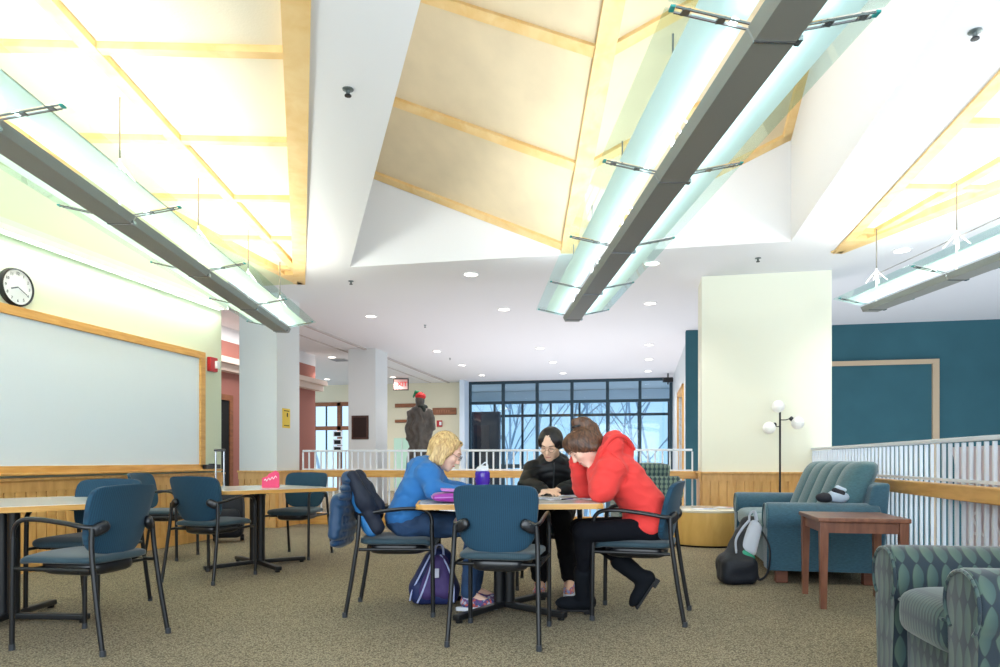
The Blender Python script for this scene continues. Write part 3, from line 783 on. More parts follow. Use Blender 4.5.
# ------------------------------------------------------------------ study chairs
SEATF = stripe_fabric('chair_seat_fabric_lit', (38, 66, 78), (28, 54, 66), 28, .7, .2)  # greyer than the back: reflected light mixed into the seat colour
BACKF = stripe_fabric('chair_back_fabric', (17, 70, 94), (8, 48, 72), 28, .8, .1)
GLIDE = mat('glide_grey', (54, 58, 64), .4)
def make_chair():
    t = thing('study_chair', 'x', 'chair')
    bm = BM()
    def sw(v):
        x, y, z = v
        z += -.012 * (x / .23) ** 2 * 0 + (-.018 if y > .17 else 0) * ((y - .17) / .06) + .010 * math.cos(x * 6) * (1 if z > 0 else 0)
        return (x * (1 + .10 * (y / .46)), y, z)
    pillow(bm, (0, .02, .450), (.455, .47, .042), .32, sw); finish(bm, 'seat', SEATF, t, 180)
    bm = BM(); pillow(bm, (0, .01, .405), (.33, .37, .09), .5); finish(bm, 'seat_pan', BLACKP, t, 180)
    def bw(v):
        x, y, z = v
        f = 1 + .17 * (z / .33) + (.03 * max(0, z / .165) ** 3) - .10 * max(0, -z / .165) ** 4
        zz = z + (.012 * (1 - (x / .22) ** 2) if z > 0 else -.022 * (1 - (x / .22) ** 2))
        return (x * f, y + 1.05 * x * x - .22 * z - .25 * max(0, z) ** 2, zz)
    bm = BM(); pillow(bm, (0, -.222, .652), (.455, .034, .325), .17, lambda v: bw((v[0], v[1], v[2])), nu=40, nv=22)
    finish(bm, 'backrest', BACKF, t, 180)
    for s in (-1, 1):
        bm = BM(); tube(bm, smoothpath([(s * .25, -.285, .012), (s * .243, -.252, .20), (s * .236, -.222, .40), (s * .232, -.208, .52), (s * .225, -.205, .615)], 5), .0135, 10); lg = finish(bm, 'leg', BLACK, t, 60)
        bm = BM(); lathe(bm, [(.015, 0), (.016, .004), (.015, .03)], 12, (s * .25, -.287, 0)); finish(bm, 'glide', GLIDE, lg, 60)
        bm = BM(); tube(bm, smoothpath([(s * .245, .245, .012), (s * .245, .243, .30), (s * .245, .238, .56)], 4), .0135, 10); lg = finish(bm, 'leg', BLACK, t, 60)
        bm = BM(); lathe(bm, [(.015, 0), (.016, .004), (.015, .03)], 12, (s * .245, .245, 0)); finish(bm, 'glide', GLIDE, lg, 60)
        bm = BM(); tube(bm, smoothpath([(s * .245, .239, .55), (s * .245, .232, .61), (s * .245, .19, .648), (s * .246, .10, .656), (s * .245, -.05, .642), (s * .235, -.17, .622), (s * .19, -.225, .615)], 6), [.0135] * 36 + [.016], 10, .8); finish(bm, 'armrest', BLACKP, t, 60)
        bm = BM(); pillow(bm, (s * .185, -.215, .612), (.10, .045, .062), .7, R=Matrix.Rotation(s * .5, 3, 'Z') @ Matrix.Rotation(s * .45, 3, 'Y')); finish(bm, 'back_bracket', BLACKP, t, 180)
        bm = BM(); tube(bm, [(s * .243, .238, .408), (s * .236, -.205, .408)], .010, 8); finish(bm, 'side_rail', BLACK, t, 60)
    for y in (.14, -.14):
        bm = BM(); tube(bm, [(-.24, y, .405), (.24, y, .405)], .010, 8); finish(bm, 'cross_rail', BLACK, t, 60)
    return t
CHAIRS = [  # right, depth, facing (0 = to the right, 90 = away), label
    (.012, 3.80, 80, 'empty blue chair, back to the camera, at the near side of the middle table'),
    (-.65, 4.46, 0, 'blue chair the girl in the blue hoodie sits on, a blue coat over its back'),
    (.85, 4.29, 162, 'blue chair turned to the left that the girl in the red hoodie sits on'),
    (.38, 5.32, -96, 'chair behind the study table carrying the girl in the black jacket'),
    (-2.15, 3.67, 168, 'nearest empty blue chair on the left, back towards the middle of the room'),
    (-2.62, 4.46, -95, 'empty chair facing the camera behind the nearest left chair, tucked to the left table'),
    (-2.32, 5.64, 74, 'empty blue chair with its back to the camera at the table with the pink card'),
    (-2.0, 6.92, -100, 'empty chair facing the camera on the far right of the table with the pink card'),
    (-3.28, 6.80, 0, 'empty chair against the wainscot on the far left of the table with the pink card'),
]
chair0 = make_chair(); chair0.scale = (.94, 1, 1); chair_objs = []
for i, (r, d, a, lab) in enumerate(CHAIRS):
    o = chair0 if i == 0 else copy_tree(chair0)
    x, y = cw(r, d); o.location = (x, y, 0); o.rotation_euler = (0, 0, math.radians(a - 90) + TH); o['label'] = lab; o['group'] = 'blue study chairs'
    chair_objs.append(o)

# ------------------------------------------------------------------ study tables
LAM = mat('laminate_top', (206, 206, 202), .22, spec=.5, coat=.2)
def rsq(s, r, n=6):
    p = []
    for cx, cy, a0 in ((s - r, s - r, 0), (-s + r, s - r, 90), (-s + r, -s + r, 180), (s - r, -s + r, 270)):
        for i in range(n + 1):
            a = math.radians(a0 + 90 * i / n); p.append((cx + r * math.cos(a), cy + r * math.sin(a)))
    return p
def table(r, d, top_rot, foot_rot, s, lab):
    x, y = cw(r, d)
    t = thing('study_table', lab, 'table', (x, y, 0), TH, 'square study tables')
    R = Matrix.Rotation(math.radians(top_rot), 2)
    pts = [tuple(R @ Vector(p)) for p in rsq(s / 2, .05)]
    bm = BM(); prism(bm, pts, .674, .703, .006); tt = finish(bm, 'tabletop', MAPLE_X, t)
    pts2 = [(a * .972, b * .972) for a, b in pts]
    bm = BM(); prism(bm, pts2, .7025, .7052); finish(bm, 'laminate', LAM, tt)
    bm = BM(); prism(bm, [(-.16, -.16), (.16, -.16), (.16, .16), (-.16, .16)], .655, .674); finish(bm, 'mounting_plate', BLACK, t)
    bm = BM(); tube(bm, [(-.03, 0, .03), (-.03, 0, .66)], .034, 14); tube(bm, [(.035, 0, .03), (.035, 0, .66)], .034, 14); finish(bm, 'pedestal', BLACK, t, 60)
    for k in range(4):
        a = math.radians(foot_rot + 90 * k); e = (math.cos(a) * .46, math.sin(a) * .46)
        bm = BM(); between(bm, (0, 0, .045), (e[0], e[1], .032), .05, .035, bevel=.008); lathe(bm, [(.02, 0), (.022, .015), (.012, .02)], 10, (e[0] * .93, e[1] * .93, 0)); finish(bm, 'foot', BLACK, t)
    return t
table(.025, 4.42, 4, 52, 1.06, 'square study table in the middle where the three girls work')
table(-2.87, 4.08, 45, 3, 1.04, 'study table cut off by the left edge of the picture')
table(-2.17, 6.25, 45, 42, 1.04, 'study table near the left column with a pink card on it')
def onz(px, py, z=.705):
    d = (HC - z) * F / (py - HOR); return pxd(px, d)
# pink card
x, y = onz(271, 487.5)
pc = thing('table_card', 'bright pink folded card standing on the far left table', 'card', (x, y, .7055), TH + .25)
PINK = mat('card_pink', (236, 70, 120), .6)
bm = BM()
for s in (-1, 1):
    f = [Vector((-.075, s * .045, 0)), Vector((.07, s * .045, 0)), Vector((.07, s * .006, .125)), Vector((.04, s * .004, .15)), Vector((-.02, s * .006, .12)), Vector((-.03, s * .012, .10)), Vector((-.075, s * .018, .085))]
    a = [bm.verts.new(v) for v in f]; b = [bm.verts.new(v + Vector((0, s * .002, 0))) for v in f]
    bm.faces.new(a); bm.faces.new(b[::-1])
    for k in range(len(f)): bm.faces.new((a[k], a[(k + 1) % len(f)], b[(k + 1) % len(f)], b[k]))
bx(bm, -.075, .07, -.046, .046, 0, .002)
finish(bm, 'folded_card', PINK, pc)
bm = BM()
pts = [Vector((-.055 + .0095 * i, -.0, .062 + .0030 * i + .012 * math.sin(i * 2.1))) for i in range(12)]
pts = [Vector((p.x, -.0485 + p.z * .31 + .001, p.z)) for p in pts]
tube(bm, smoothpath(pts, 4), .0032, 6); finish(bm, 'white_script', mat('card_ink', (250, 235, 240), .6), pc)

# things on the middle table
# binder
x, y = onz(452, 503)
bd = thing('zip_binder', 'purple zip binder lying on the study table before the girl in blue', 'binder', (x, y + .06, .7075), TH + .12)
PUR = mat('purple_cover', (150, 36, 150), .5, sheen=.2); PUR2 = mat('purple_light', (190, 120, 200), .5)
bm = BM(); pillow(bm, (0, 0, .030), (.26, .22, .058), .28, lambda v: (v[0], v[1], v[2] * (1 + .5 * v[0] / .26))); finish(bm, 'cover', PUR, bd, 180)
bm = BM(); tube(bm, [(-.132, -.10, .03), (-.132, .10, .03)], .004, 6); tube(bm, [(-.12, -.112, .03), (.12, -.112, .036)], .004, 6); finish(bm, 'zip', PUR2, bd)
bm = BM(); box(bm, (.02, .0, .066), (.20, .19, .012), Matrix.Rotation(.06, 3, 'Y'), .004); finish(bm, 'notebook', PUR2, bd)
# bottle
x, y = pxd(482.5, 4.78)
bo = thing('water_bottle', 'purple water bottle with white flip lid on the study table', 'bottle', (x, y, .7055), 0)
bm = BM(); lathe(bm, [(.044, 0), (.050, .006), (.051, .06), (.047, .068), (.047, .09), (.051, .098), (.051, .155), (.047, .166), (.035, .172)], 28); finish(bm, 'body', mat('bottle_purple', (70, 40, 165), .2, spec=.6), bo, 50)
bm = BM(); lathe(bm, [(.040, .168), (.046, .172), (.046, .182), (.036, .196), (.020, .204), (.012, .207)], 24); lid = finish(bm, 'lid', mat('bottle_lid', (225, 230, 240), .3), bo, 50)
bm = BM(); tube(bm, smoothpath([(-.02, 0, .195), (.0, 0, .214), (.022, 0, .228), (.034, 0, .212), (.036, 0, .185)], 4), .005, 8); finish(bm, 'carry_loop', mat('loop_white', (225, 230, 240), .3), lid)
# papers
PAP = mat('paper', (226, 232, 242), .7); INK = mat('print', (120, 125, 150), .7)
def sheet(px, py, rot, lab, w=.216, h=.28, z=.7056, m=PAP, lines=9):
    x, y = onz(px, py)
    t = thing('paper_sheet', lab, 'paper', (x, y, z), TH + rot, 'worksheets on the study table')
    bm = BM(); g = []
    for i in range(7):
        g.append([bm.verts.new((w * (i / 6 - .5), h * (j / 6 - .5), .0015 + .004 * max(0, math.sin(i * 1.1 + j * .8)) * (i in (0, 6) or j in (0, 6)))) for j in range(7)])
    for i in range(6):
        for j in range(6): bm.faces.new((g[i][j], g[i + 1][j], g[i + 1][j + 1], g[i][j + 1]))
    o = finish(bm, 'sheet', m, t, 180); s = o.modifiers.new('t', 'SOLIDIFY'); s.thickness = .0008
    bm = BM()
    for k in range(lines):
        yy = h * (.38 - .8 * k / lines); ww = w * random.uniform(.25, .4)
        box(bm, (-w * .4 + ww, yy, .0042), (ww * 2, .004, .0006))
    finish(bm, 'printed_lines', INK, t)
sheet(553, 499, .5, 'worksheet at the near side of the table, left of the red sleeves')
sheet(578, 496, -.3, 'worksheet under the elbows of the girl in red', z=.7062)
sheet(549, 493.5, .1, 'worksheet under the hands of the girl in the black jacket', z=.7062)
sheet(596, 499, -.9, 'worksheet at the near right corner of the study table', w=.15, h=.21, z=.7057)
x, y = onz(540, 494)
pk = thing('pencil_case', 'small dark purple pencil case beside the hands of the girl in black', 'pencil case', (x, y, .7092), TH - .3)
bm = BM(); pillow(bm, (0, 0, .018), (.13, .06, .034), .5); finish(bm, 'pouch', mat('pouch_dark', (44, 30, 70), .5), pk, 180)
bm = BM(); tube(bm, [(-.055, 0, .036), (.055, 0, .036)], .003, 6); finish(bm, 'zip', PUR2, pk)
pn = thing('pen', 'pen lying on the worksheet at the near edge of the study table', 'pen', (*onz(568, 500), .7125), TH + .9)
bm = BM(); tube(bm, [(-.06, 0, 0), (.05, 0, 0), (.066, 0, 0)], [.0042, .0042, .001], 8); finish(bm, 'barrel', mat('pen_blue', (40, 60, 120), .3), pn, 60)
bm = BM(); tube(bm, [(-.066, 0, 0), (-.03, 0, 0)], .0048, 8); finish(bm, 'cap', BLACKP, pn, 60)

# ------------------------------------------------------------------ sofa and armchairs
def rolled_arm(bm, L, W, top, roll, front=0.0, flip=1):
    """arm profile in y-z pushed along x from front to L"""
    prof = []
    c = (W * .5, top - roll)
    for i in range(19):
        a = math.radians(-50 + 280 * i / 18); prof.append((c[0] + flip * roll * math.cos(a) * 1.0 - .0, c[1] + roll * math.sin(a)))
    pts = [(W * .5 + flip * W * .42, .10)] + prof + [(W * .5 - flip * W * .42, .10)]
    a = [bm.verts.new((front, y, z)) for y, z in pts]; b = [bm.verts.new((L, y, z)) for y, z in pts]
    n = len(pts); f0 = bm.faces.new(a[::-1]); f1 = bm.faces.new(b)
    for i in range(n): bm.faces.new((a[i], a[(i + 1) % n], b[(i + 1) % n], b[i]))
    bmesh.ops.bevel(bm, geom=list(f0.edges) + list(f1.edges), offset=.018, segments=3, affect='EDGES', profile=.5)
def couch(name, lab, cat, loc, rot, length, fabric, seatf, footm, nseat, chan, back_h=.90, arm_h=.60, depth=.86, group=None):
    t = thing(name, lab, cat, loc, rot, group); W = .21
    bm = BM(); bx(bm, .05, depth - .02, .08, length - .08, .09, .33, .02); finish(bm, 'base', fabric, t, 40)
    for s in (0, 1):
        bm = BM(); rolled_arm(bm, depth - .03, W, arm_h, .115, 0, 1)
        if s: bmesh.ops.translate(bm, vec=(0, length - W, 0), verts=bm.verts)
        finish(bm, 'arm', fabric, t, 50)
        bm = BM()
        c = (W * .5, arm_h - .115); off = length - W if s else 0
        tube(bm, [(-.003, off + c[0] + .105 * math.cos(math.radians(-50 + 280 * i / 24)), c[1] + .105 * math.sin(math.radians(-50 + 280 * i / 24))) for i in range(25)], .006, 6)
        finish(bm, 'arm_piping', seatf, t, 60)
    sl = (length - 2 * W) / nseat
    for i in range(nseat):
        bm = BM(); pillow(bm, (.30, W + sl * (i + .5), .39), (.62, sl + .01, .17), .26, lambda v: (v[0], v[1], v[2] + (.018 * math.cos(v[1] * 4) * math.cos(v[0] * 3) if v[2] > 0 else 0)), nu=40)
        cu = finish(bm, 'seat_cushion', seatf, t, 180)
        bm = BM(); q = rsq(.5, .06); tube(bm, [(.30 + a * .595, W + sl * (i + .5) + b * (sl - .015), .432) for a, b in q] + [(.30 + q[0][0] * .595, W + sl * (i + .5) + q[0][1] * (sl - .015), .432)], .006, 6); finish(bm, 'piping', seatf, cu, 60)
    # back frame behind the cushions, leaning back
    bm = BM(); a = [(depth - .19, .12), (depth - .08, back_h - .16), (depth + .05, back_h - .14), (depth - .0, .12)]
    p0 = [bm.verts.new((x, .05, z)) for x, z in a]; p1 = [bm.verts.new((x, length - .05, z)) for x, z in a]
    fs = [bm.faces.new(p0[::-1]), bm.faces.new(p1)]
    for i in range(4): bm.faces.new((p0[i], p0[(i + 1) % 4], p1[(i + 1) % 4], p1[i]))
    bmesh.ops.bevel(bm, geom=bm.edges[:], offset=.03, segments=3, affect='EDGES', profile=.5)
    finish(bm, 'back_frame', fabric, t, 50)
    bl = length - 2 * W + .12
    def wb(v):
        x, y, z = v; u = (y / bl + .5) * chan
        g = abs(math.sin(PI * u)) ** .45
        return (x * (.62 + .38 * g) + .30 * (z) + (.0 if x > 0 else -.0), y, z * (1 + .03 * (g - 1)))
    # channelled back cushion: rings of a leaning rounded slab swept along the length
    bm = BM(); rings = []; N = 14 * chan + 1; hh = back_h - .40
    for i in range(N):
        u = i / (N - 1); g = abs(math.sin(PI * u * chan)) ** .5; ed = min(1, min(u, 1 - u) * chan * 3) ** .5
        y_ = length / 2 + (u - .5) * bl; ring = []
        for k in range(28):
            a = 2 * PI * k / 28; cx_ = math.copysign(abs(math.cos(a)) ** .6, math.cos(a)); sz = math.copysign(abs(math.sin(a)) ** .45, math.sin(a))
            th_ = .125 * (.62 + .38 * g) * (.5 + .5 * ed); z_ = sz * hh / 2 * (.94 + .06 * g) * (.9 + .1 * ed)
            ring.append(bm.verts.new((depth - .165 + cx_ * th_ + .40 * z_, y_, .42 + hh / 2 + z_)))
        rings.append(ring)
    for i in range(N - 1):
        for k in range(28): bm.faces.new((rings[i][k], rings[i][(k + 1) % 28], rings[i + 1][(k + 1) % 28], rings[i + 1][k]))
    bm.faces.new(rings[0][::-1]); bm.faces.new(rings[-1])
    finish(bm, 'back_cushion', seatf, t, 70)
    for x_ in (.07, depth - .14):
        for y_ in (.06, length - .14):
            bm = BM(); bx(bm, x_, x_ + .09, y_, y_ + .08, 0, .10, .006); finish(bm, 'foot', footm, t)
    return t
SOFA = mat('sofa_blue_fabric', (48, 88, 108), .8, sheen=.35, vary=((40, 40, 160), .22), bump=(300, .25))
SOFAS = mat('sofa_seat_fabric', (66, 104, 114), .8, sheen=.35, vary=((40, 40, 160), .2), bump=(300, .25))
DKWOOD = wood('walnut', (120, 72, 52), (96, 54, 40), (1, 1, 6), .45, 5)
couch('sofa', 'blue two-seat sofa with rolled arms beside the white railing', 'sofa', (.945, 5.68, 0), 0, 1.98, SOFA, SOFAS, DKWOOD, 2, 5, .92, .62, .84)
SCAL = scallop_fabric('scalloped_upholstery', (74, 94, 80), (17, 36, 48), (36, 62, 68), .05, .13)
SCALF = scallop_fabric('scalloped_seat', (72, 90, 80), (20, 40, 50), (44, 68, 70), .021, .13, True)
x, y = cw(1.46, 2.44)
fx, fy = math.cos(math.radians(3.5)), math.sin(math.radians(3.5))
couch('armchair', 'green and blue patterned armchair cut off by the lower right corner', 'armchair', (x + .40 * fy, y - .40 * fx, 0), math.radians(3.5), .80, SCAL, SCALF, DKWOOD, 1, 1, .82, .62, .84, 'patterned armchairs')
x, y = cw(1.43, 9.23)
SCAL2 = scallop_fabric('small_scalloped_upholstery', (124, 146, 130), (40, 66, 76), (100, 124, 116), .055, .06)
rr = math.radians(-90)
couch('armchair', 'green patterned armchair seen from behind between the red-clad girl and the round table', 'armchair', (x, y, 0), rr + TH, .80, SCAL2, SCAL2, DKWOOD, 1, 1, .90, .66, .74, 'patterned armchairs')

# side table
st = thing('side_table', 'small square brown wooden side table in front of the sofa arm', 'side table', (1.37, 5.05, 0), 0)
SIDE = wood('reddish_wood', (134, 88, 66), (110, 68, 52), (6, 1, 1), .35, 4)
bm = BM(); bx(bm, -.27, .27, -.29, .29, .555, .583, .006); finish(bm, 'tabletop', SIDE, st)
bm = BM()
for s in (-1, 1):
    bx(bm, -.22, .22, s * .25 - .01, s * .25 + .01, .485, .555); bx(bm, s * .23 - .01, s * .23 + .01, -.24, .24, .485, .555)
finish(bm, 'apron', SIDE, st)
SIDEV = wood('reddish_wood_leg', (134, 88, 66), (110, 68, 52), (6, 6, 1), .35, 4)
for sx in (-1, 1):
    for sy in (-1, 1):
        bm = BM(); cx, cy = sx * .232, sy * .252
        a = [bm.verts.new((cx + u * .026, cy + v * .026, .555)) for u, v in ((-1, -1), (1, -1), (1, 1), (-1, 1))]
        b = [bm.verts.new((cx + sx * .004 + u * .018, cy + sy * .004 + v * .018, 0)) for u, v in ((-1, -1), (1, -1), (1, 1), (-1, 1))]
        bm.faces.new(a); bm.faces.new(b[::-1])
        for k in range(4): bm.faces.new((a[k], b[k], b[(k + 1) % 4], a[(k + 1) % 4]))
        finish(bm, 'leg', SIDEV, st)
# round table
rt = thing('round_table', 'low round maple drum table with magazines at the end of the sofa', 'table', (.70, 8.28, 0), 0)
DRUM = wood('drum_maple', (226, 184, 108), (214, 168, 90), (2, 2, .5), .4, 5)
bm = BM(); lathe(bm, [(.435, .02), (.44, .03), (.44, .375)], 64); finish(bm, 'drum', DRUM, rt, 40)
bm = BM(); lathe(bm, [(.44, .375), (.448, .378), (.448, .398), (.44, .403)], 64); finish(bm, 'tabletop', mat('drum_top', (222, 214, 196), .2, coat=.3), rt, 40)
bm = BM(); lathe(bm, [(.42, 0), (.42, .025)], 48); finish(bm, 'plinth', DARK, rt, 40)
for i, (dx, dy, rz, c, c2, lab) in enumerate([(-.02, -.22, .3, (226, 230, 240), (120, 140, 190), 'open white magazine lying on the round maple table'), (.24, .04, -.5, (200, 205, 215), (180, 80, 90), 'grey magazine nearest the sofa on the round maple table')]):
    mg = thing('magazine', lab, 'magazine', (.70 + dx, 8.28 + dy, .4035), rz)
    bm = BM(); box(bm, (0, 0, .004), (.24, .17, .008), bevel=.002); finish(bm, 'pages', mat('pages_%d' % i, c, .5), mg)
    bm = BM(); box(bm, (.05, .02, .0085), (.11, .09, .001)); finish(bm, 'cover_picture', mat('picture_%d' % i, c2, .5), mg)
# floor lamp
lx, ly = pxd(780, 8.55)
fl = thing('floor_lamp', 'black floor lamp with three white globe shades behind the sofa', 'floor lamp', (lx, ly, 0), TH)
bm = BM(); lathe(bm, [(.13, 0), (.13, .015), (.02, .03), (.014, .05)], 32); finish(bm, 'base', BLACK, fl, 50)
bm = BM(); tube(bm, [(0, 0, .03), (0, 0, 1.66)], .012, 10); finish(bm, 'pole', BLACK, fl, 60)
SHADE = mat('globe_shade', (240, 240, 236), .3, emit=(255, 252, 245), es=.12)
for (gx, gz, jx, jz) in ((-.045, 1.60, .0, 1.60), (.19, 1.40, .10, 1.46), (-.155, 1.34, -.06, 1.38)):
    bm = BM(); tube(bm, smoothpath([(0, 0, jz - .02), ((gx) * .35, -.02, jz - .02), (jx * .8 + gx * .2, -.03, jz)], 4), .006, 8); ar = finish(bm, 'arm', BLACK, fl, 60)
    dirv = Vector((gx - jx, -.05, gz - jz + (-.04 if gx > 0 else .0))).normalized()
    bm = BM(); tube(bm, [Vector((jx * .8 + gx * .2, -.03, jz)) - dirv * .01, Vector((jx * .8 + gx * .2, -.03, jz)) + dirv * .05], .026, 12); finish(bm, 'socket', BLACKP, ar, 60)
    bm = BM(); bmesh.ops.create_uvsphere(bm, u_segments=24, v_segments=14, radius=.075, matrix=Matrix.Translation((gx, -.06, gz))); finish(bm, 'globe', SHADE, fl, 180)

# rolling case by the wainscot
sx_, sy_ = -4.72, 7.35
rc = thing('rolling_case', 'black rolling case with raised silver handle standing against the wainscot', 'suitcase', (sx_, sy_, 0), TH + .25)
CASE = mat('case_black', (18, 22, 34), .6, bump=(60, .4))
bm = BM(); pillow(bm, (0, 0, .31), (.36, .24, .52), .25); finish(bm, 'shell', CASE, rc, 180)
bm = BM(); pillow(bm, (0, -.13, .24), (.30, .07, .30), .3); finish(bm, 'front_pocket', CASE, rc, 180)
for s in (-1, 1):
    bm = BM(); tube(bm, [(-.10 + s * .045, .09, .50), (-.10 + s * .045, .09, 1.05)], .011, 8); finish(bm, 'handle_tube', mat('handle_silver', (205, 212, 222), .25, metal=.7), rc, 60)
bm = BM(); box(bm, (-.10, .09, 1.065), (.13, .03, .03), bevel=.01); finish(bm, 'grip', BLACKP, rc)
for s in (-1, 1):
    bm = BM(); tube(bm, [(s * .15 - .02, .08, .04), (s * .15 + .02, .08, .04)], .04, 16); finish(bm, 'wheel', BLACKP, rc, 50)
bm = BM(); tube(bm, smoothpath([(.0, -.02, .575), (.03, -.02, .61), (.12, -.02, .61), (.15, -.02, .57)], 4), .009, 8); finish(bm, 'carry_strap', CASE, rc, 60)

# yellow notice, plaque, exit sign and the far wall's fittings
yn = thing('wall_notice', 'small yellow notice on the right face of the left column', 'sign', (-5.02, 9.25, 1.55), 0)
bm = BM(); bx(bm, 0, .006, -.10, .12, -.14, .14, .002); finish(bm, 'yellow_card', mat('notice_yellow', (232, 200, 70), .6), yn)
bm = BM(); bx(bm, .006, .008, .02, .05, .02, .08); bx(bm, .006, .008, -.06, .09, .10, .112); bx(bm, .006, .008, -.06, .09, -.11, -.10); finish(bm, 'dark_mark', DARK, yn)
d2 = 14.25; px0, py0 = pxd(360, 14.3)
pq = thing('plaque', 'dark brown framed plaque on the far column', 'plaque', (onY(360, 13.88), 13.9, zpx(427, 14.6)), 0)
bm = BM(); bx(bm, -.19, .19, -.03, 0, -.25, .25, .008); finish(bm, 'frame', wood('plaque_wood', (84, 52, 40), (64, 38, 30), (1, 1, 5), .4), pq)
bm = BM(); bx(bm, -.15, .15, -.036, -.028, -.21, .21, .002); finish(bm, 'bronze_panel', mat('plaque_bronze', (52, 38, 34), .35, metal=.5, bump=(40, .8)), pq)
ex, ey = pxd(401, 20.0)
es_ = thing('exit_sign', 'exit sign with red letters hanging under the ceiling on the far left', 'exit sign', (ex, ey, 3.3), TH)
bm = BM(); bx(bm, -.22, .22, -.03, .03, -.36, -.02, .01); finish(bm, 'case', mat('exit_case', (60, 50, 50), .5), es_)
bm = BM(); bx(bm, -.19, .19, -.036, -.028, -.33, -.05); finish(bm, 'face', mat('exit_face', (214, 176, 170), .5, emit=(240, 160, 160), es=.08), es_)
text_mesh('EXIT', .18, 'lettering', mat('exit_red', (210, 30, 40), .5, emit=(230, 30, 40), es=.3), es_, Matrix.Translation((0, -.038, -.19)) @ Matrix.Rotation(PI / 2, 4, 'X'), .002, .003)
def bar_sign(px0, px1, y0, y1, lab, text=None):
    dd = 20.5; a = Vector(pxd(px0, 20.95)); b = Vector(pxd(px1, 20.8)); d_ = 20.9
    t = thing('wooden_sign_bar', lab, 'sign', ((a.x + b.x) / 2, YW, zpx((y0 + y1) / 2, d_)), 0)
    w = b.x - a.x; h = (y1 - y0) * d_ / F
    bm = BM(); bx(bm, -w / 2, w / 2, -.05, 0, -h / 2, h / 2, .008); finish(bm, 'board', BROWNF, t)
    if text: 
        bm = BM()
        for i in range(6): box(bm, (-w * .3 + i * w * .1, -.052, 0), (.03, .004, h * .35))
        finish(bm, 'faint_letters', mat('faint_letters', (170, 110, 80), .5), t)
bar_sign(388, 415, 402, 406, 'upper narrow brown wooden bar on the far wall behind the statue')
bar_sign(388, 410, 418.5, 421.5, 'lower narrow brown wooden bar on the far wall behind the statue')
bar_sign(429, 453, 407, 414, 'brown wooden sign bar on the far wall right of the statue', 1)
ax_, ay_ = pxd(435.5, 20.85)
fire_alarm((ax_, YW, zpx(423, 20.9)), 0, 'small red fire alarm on the far wall right of the statue', 1.5)
dc = thing('display_panel', 'tall pale green glass panel on the far wall behind the statue', 'glass panel', (pxd(399, 20.95)[0], YW - .03, 0), 0)
bm = BM(); bx(bm, -.35, .4, -.02, -.005, .1, 1.62); finish(bm, 'glass', mat('pale_green_glass', (190, 226, 206), .15), dc)
bm = BM(); bx(bm, -.1, -.07, -.04, .0, .1, 1.62); bx(bm, .38, .41, -.04, 0, .1, 1.62); finish(bm, 'post', mat('post_grey', (200, 214, 208), .4), dc)
# notices in the far left window
for i, (px, py) in enumerate(((339, 434), (339, 442), (339, 449))):
    xx, yy = pxd(px, 22.0)
    t = thing('window_notice', ['top dark framed notice hung in the far left window', 'middle dark framed notice hung in the far left window', 'bottom dark framed notice hung in the far left window'][i], 'notice', (xx, YW - .05, zpx(py, 22.0)), 0, 'notices in the far left window')
    bm = BM(); bx(bm, -.16, .16, -.01, .01, -.1, .1, .004); finish(bm, 'white_mount', PAP, t)
    bm = BM(); bx(bm, -.11, .11, -.014, -.009, -.07, .06); finish(bm, 'dark_print', DARK, t)
# hanging projector / speaker at the top right of the big window
hx, hy = pxd(668, 19.0)
hc = thing('hanging_speaker', 'small black speaker hanging at the top right corner of the big window', 'speaker', (hx, hy, 3.3), TH)
bm = BM(); tube(bm, [(0, 0, 0), (0, 0, -.3)], .02, 8); finish(bm, 'bracket', BLACK, hc)
bm = BM(); box(bm, (0, 0, -.18), (.26, .16, .12), bevel=.02); finish(bm, 'cabinet', BLACK, hc)
# ------------------------------------------------------------------ people (points are right, depth, height as seen from the eye)
SKIN = mat('skin_fair', (232, 190, 170), .5, spec=.3)
SKIN2 = mat('skin_warm', (232, 192, 164), .5, spec=.3)
def v3(*a): return Vector(a)
def L3(a, b, t): return a + (b - a) * t
def frame(f, u):
    f = Vector(f).normalized(); u = Vector(u); u = (u - f * u.dot(f)).normalized(); s = f.cross(u)
    return s, f, u, np.array([[s[i], f[i], u[i]] for i in range(3)])
def head_prims(c, f, u, neck):
    s, f, u, R = frame(f, u); c = Vector(c)
    P = lambda a, b, e: c + s * a + f * b + u * e
    pr = [('e', c + u * .02 - f * .008, (.073, .092, .092), {'R': R}), ('e', P(0, .028, -.045), (.051, .062, .060), {'R': R, 'k': .03}),
          ('e', P(0, .066, -.088), (.022, .020, .018), {'R': R, 'k': .03}),
          ('c', P(0, .088, .012), P(0, .106, -.026), .007, .0115, {'k': .012}), ('e', P(.009, .096, -.031), (.007, .008, .006), {'R': R, 'k': .006}), ('e', P(-.009, .096, -.031), (.007, .008, .006), {'R': R, 'k': .006}),
          ('e', P(0, .083, .030), (.045, .012, .012), {'R': R, 'k': .02}), ('e', P(.034, .070, -.022), (.020, .016, .020), {'R': R, 'k': .02}), ('e', P(-.034, .070, -.022), (.020, .016, .020), {'R': R, 'k': .02}),
          ('e', P(.030, .094, .010), (.015, .012, .011), {'R': R, 'sub': 1, 'k': .010}), ('e', P(-.030, .094, .010), (.015, .012, .011), {'R': R, 'sub': 1, 'k': .010}),
          ('e', P(0, .088, -.053), (.021, .008, .0045), {'R': R, 'k': .005}), ('e', P(0, .086, -.062), (.018, .008, .0055), {'R': R, 'k': .005}),
          ('c', L3(c - f * .01, c - u * .07, .8), Vector(neck), .048, .052, {'k': .03})]
    for q in (-1, 1):
        pr += [('e', P(q * .074, -.006, -.004), (.008, .018, .028), {'R': R, 'k': .006})]
    return pr, P, (s, f, u, R)
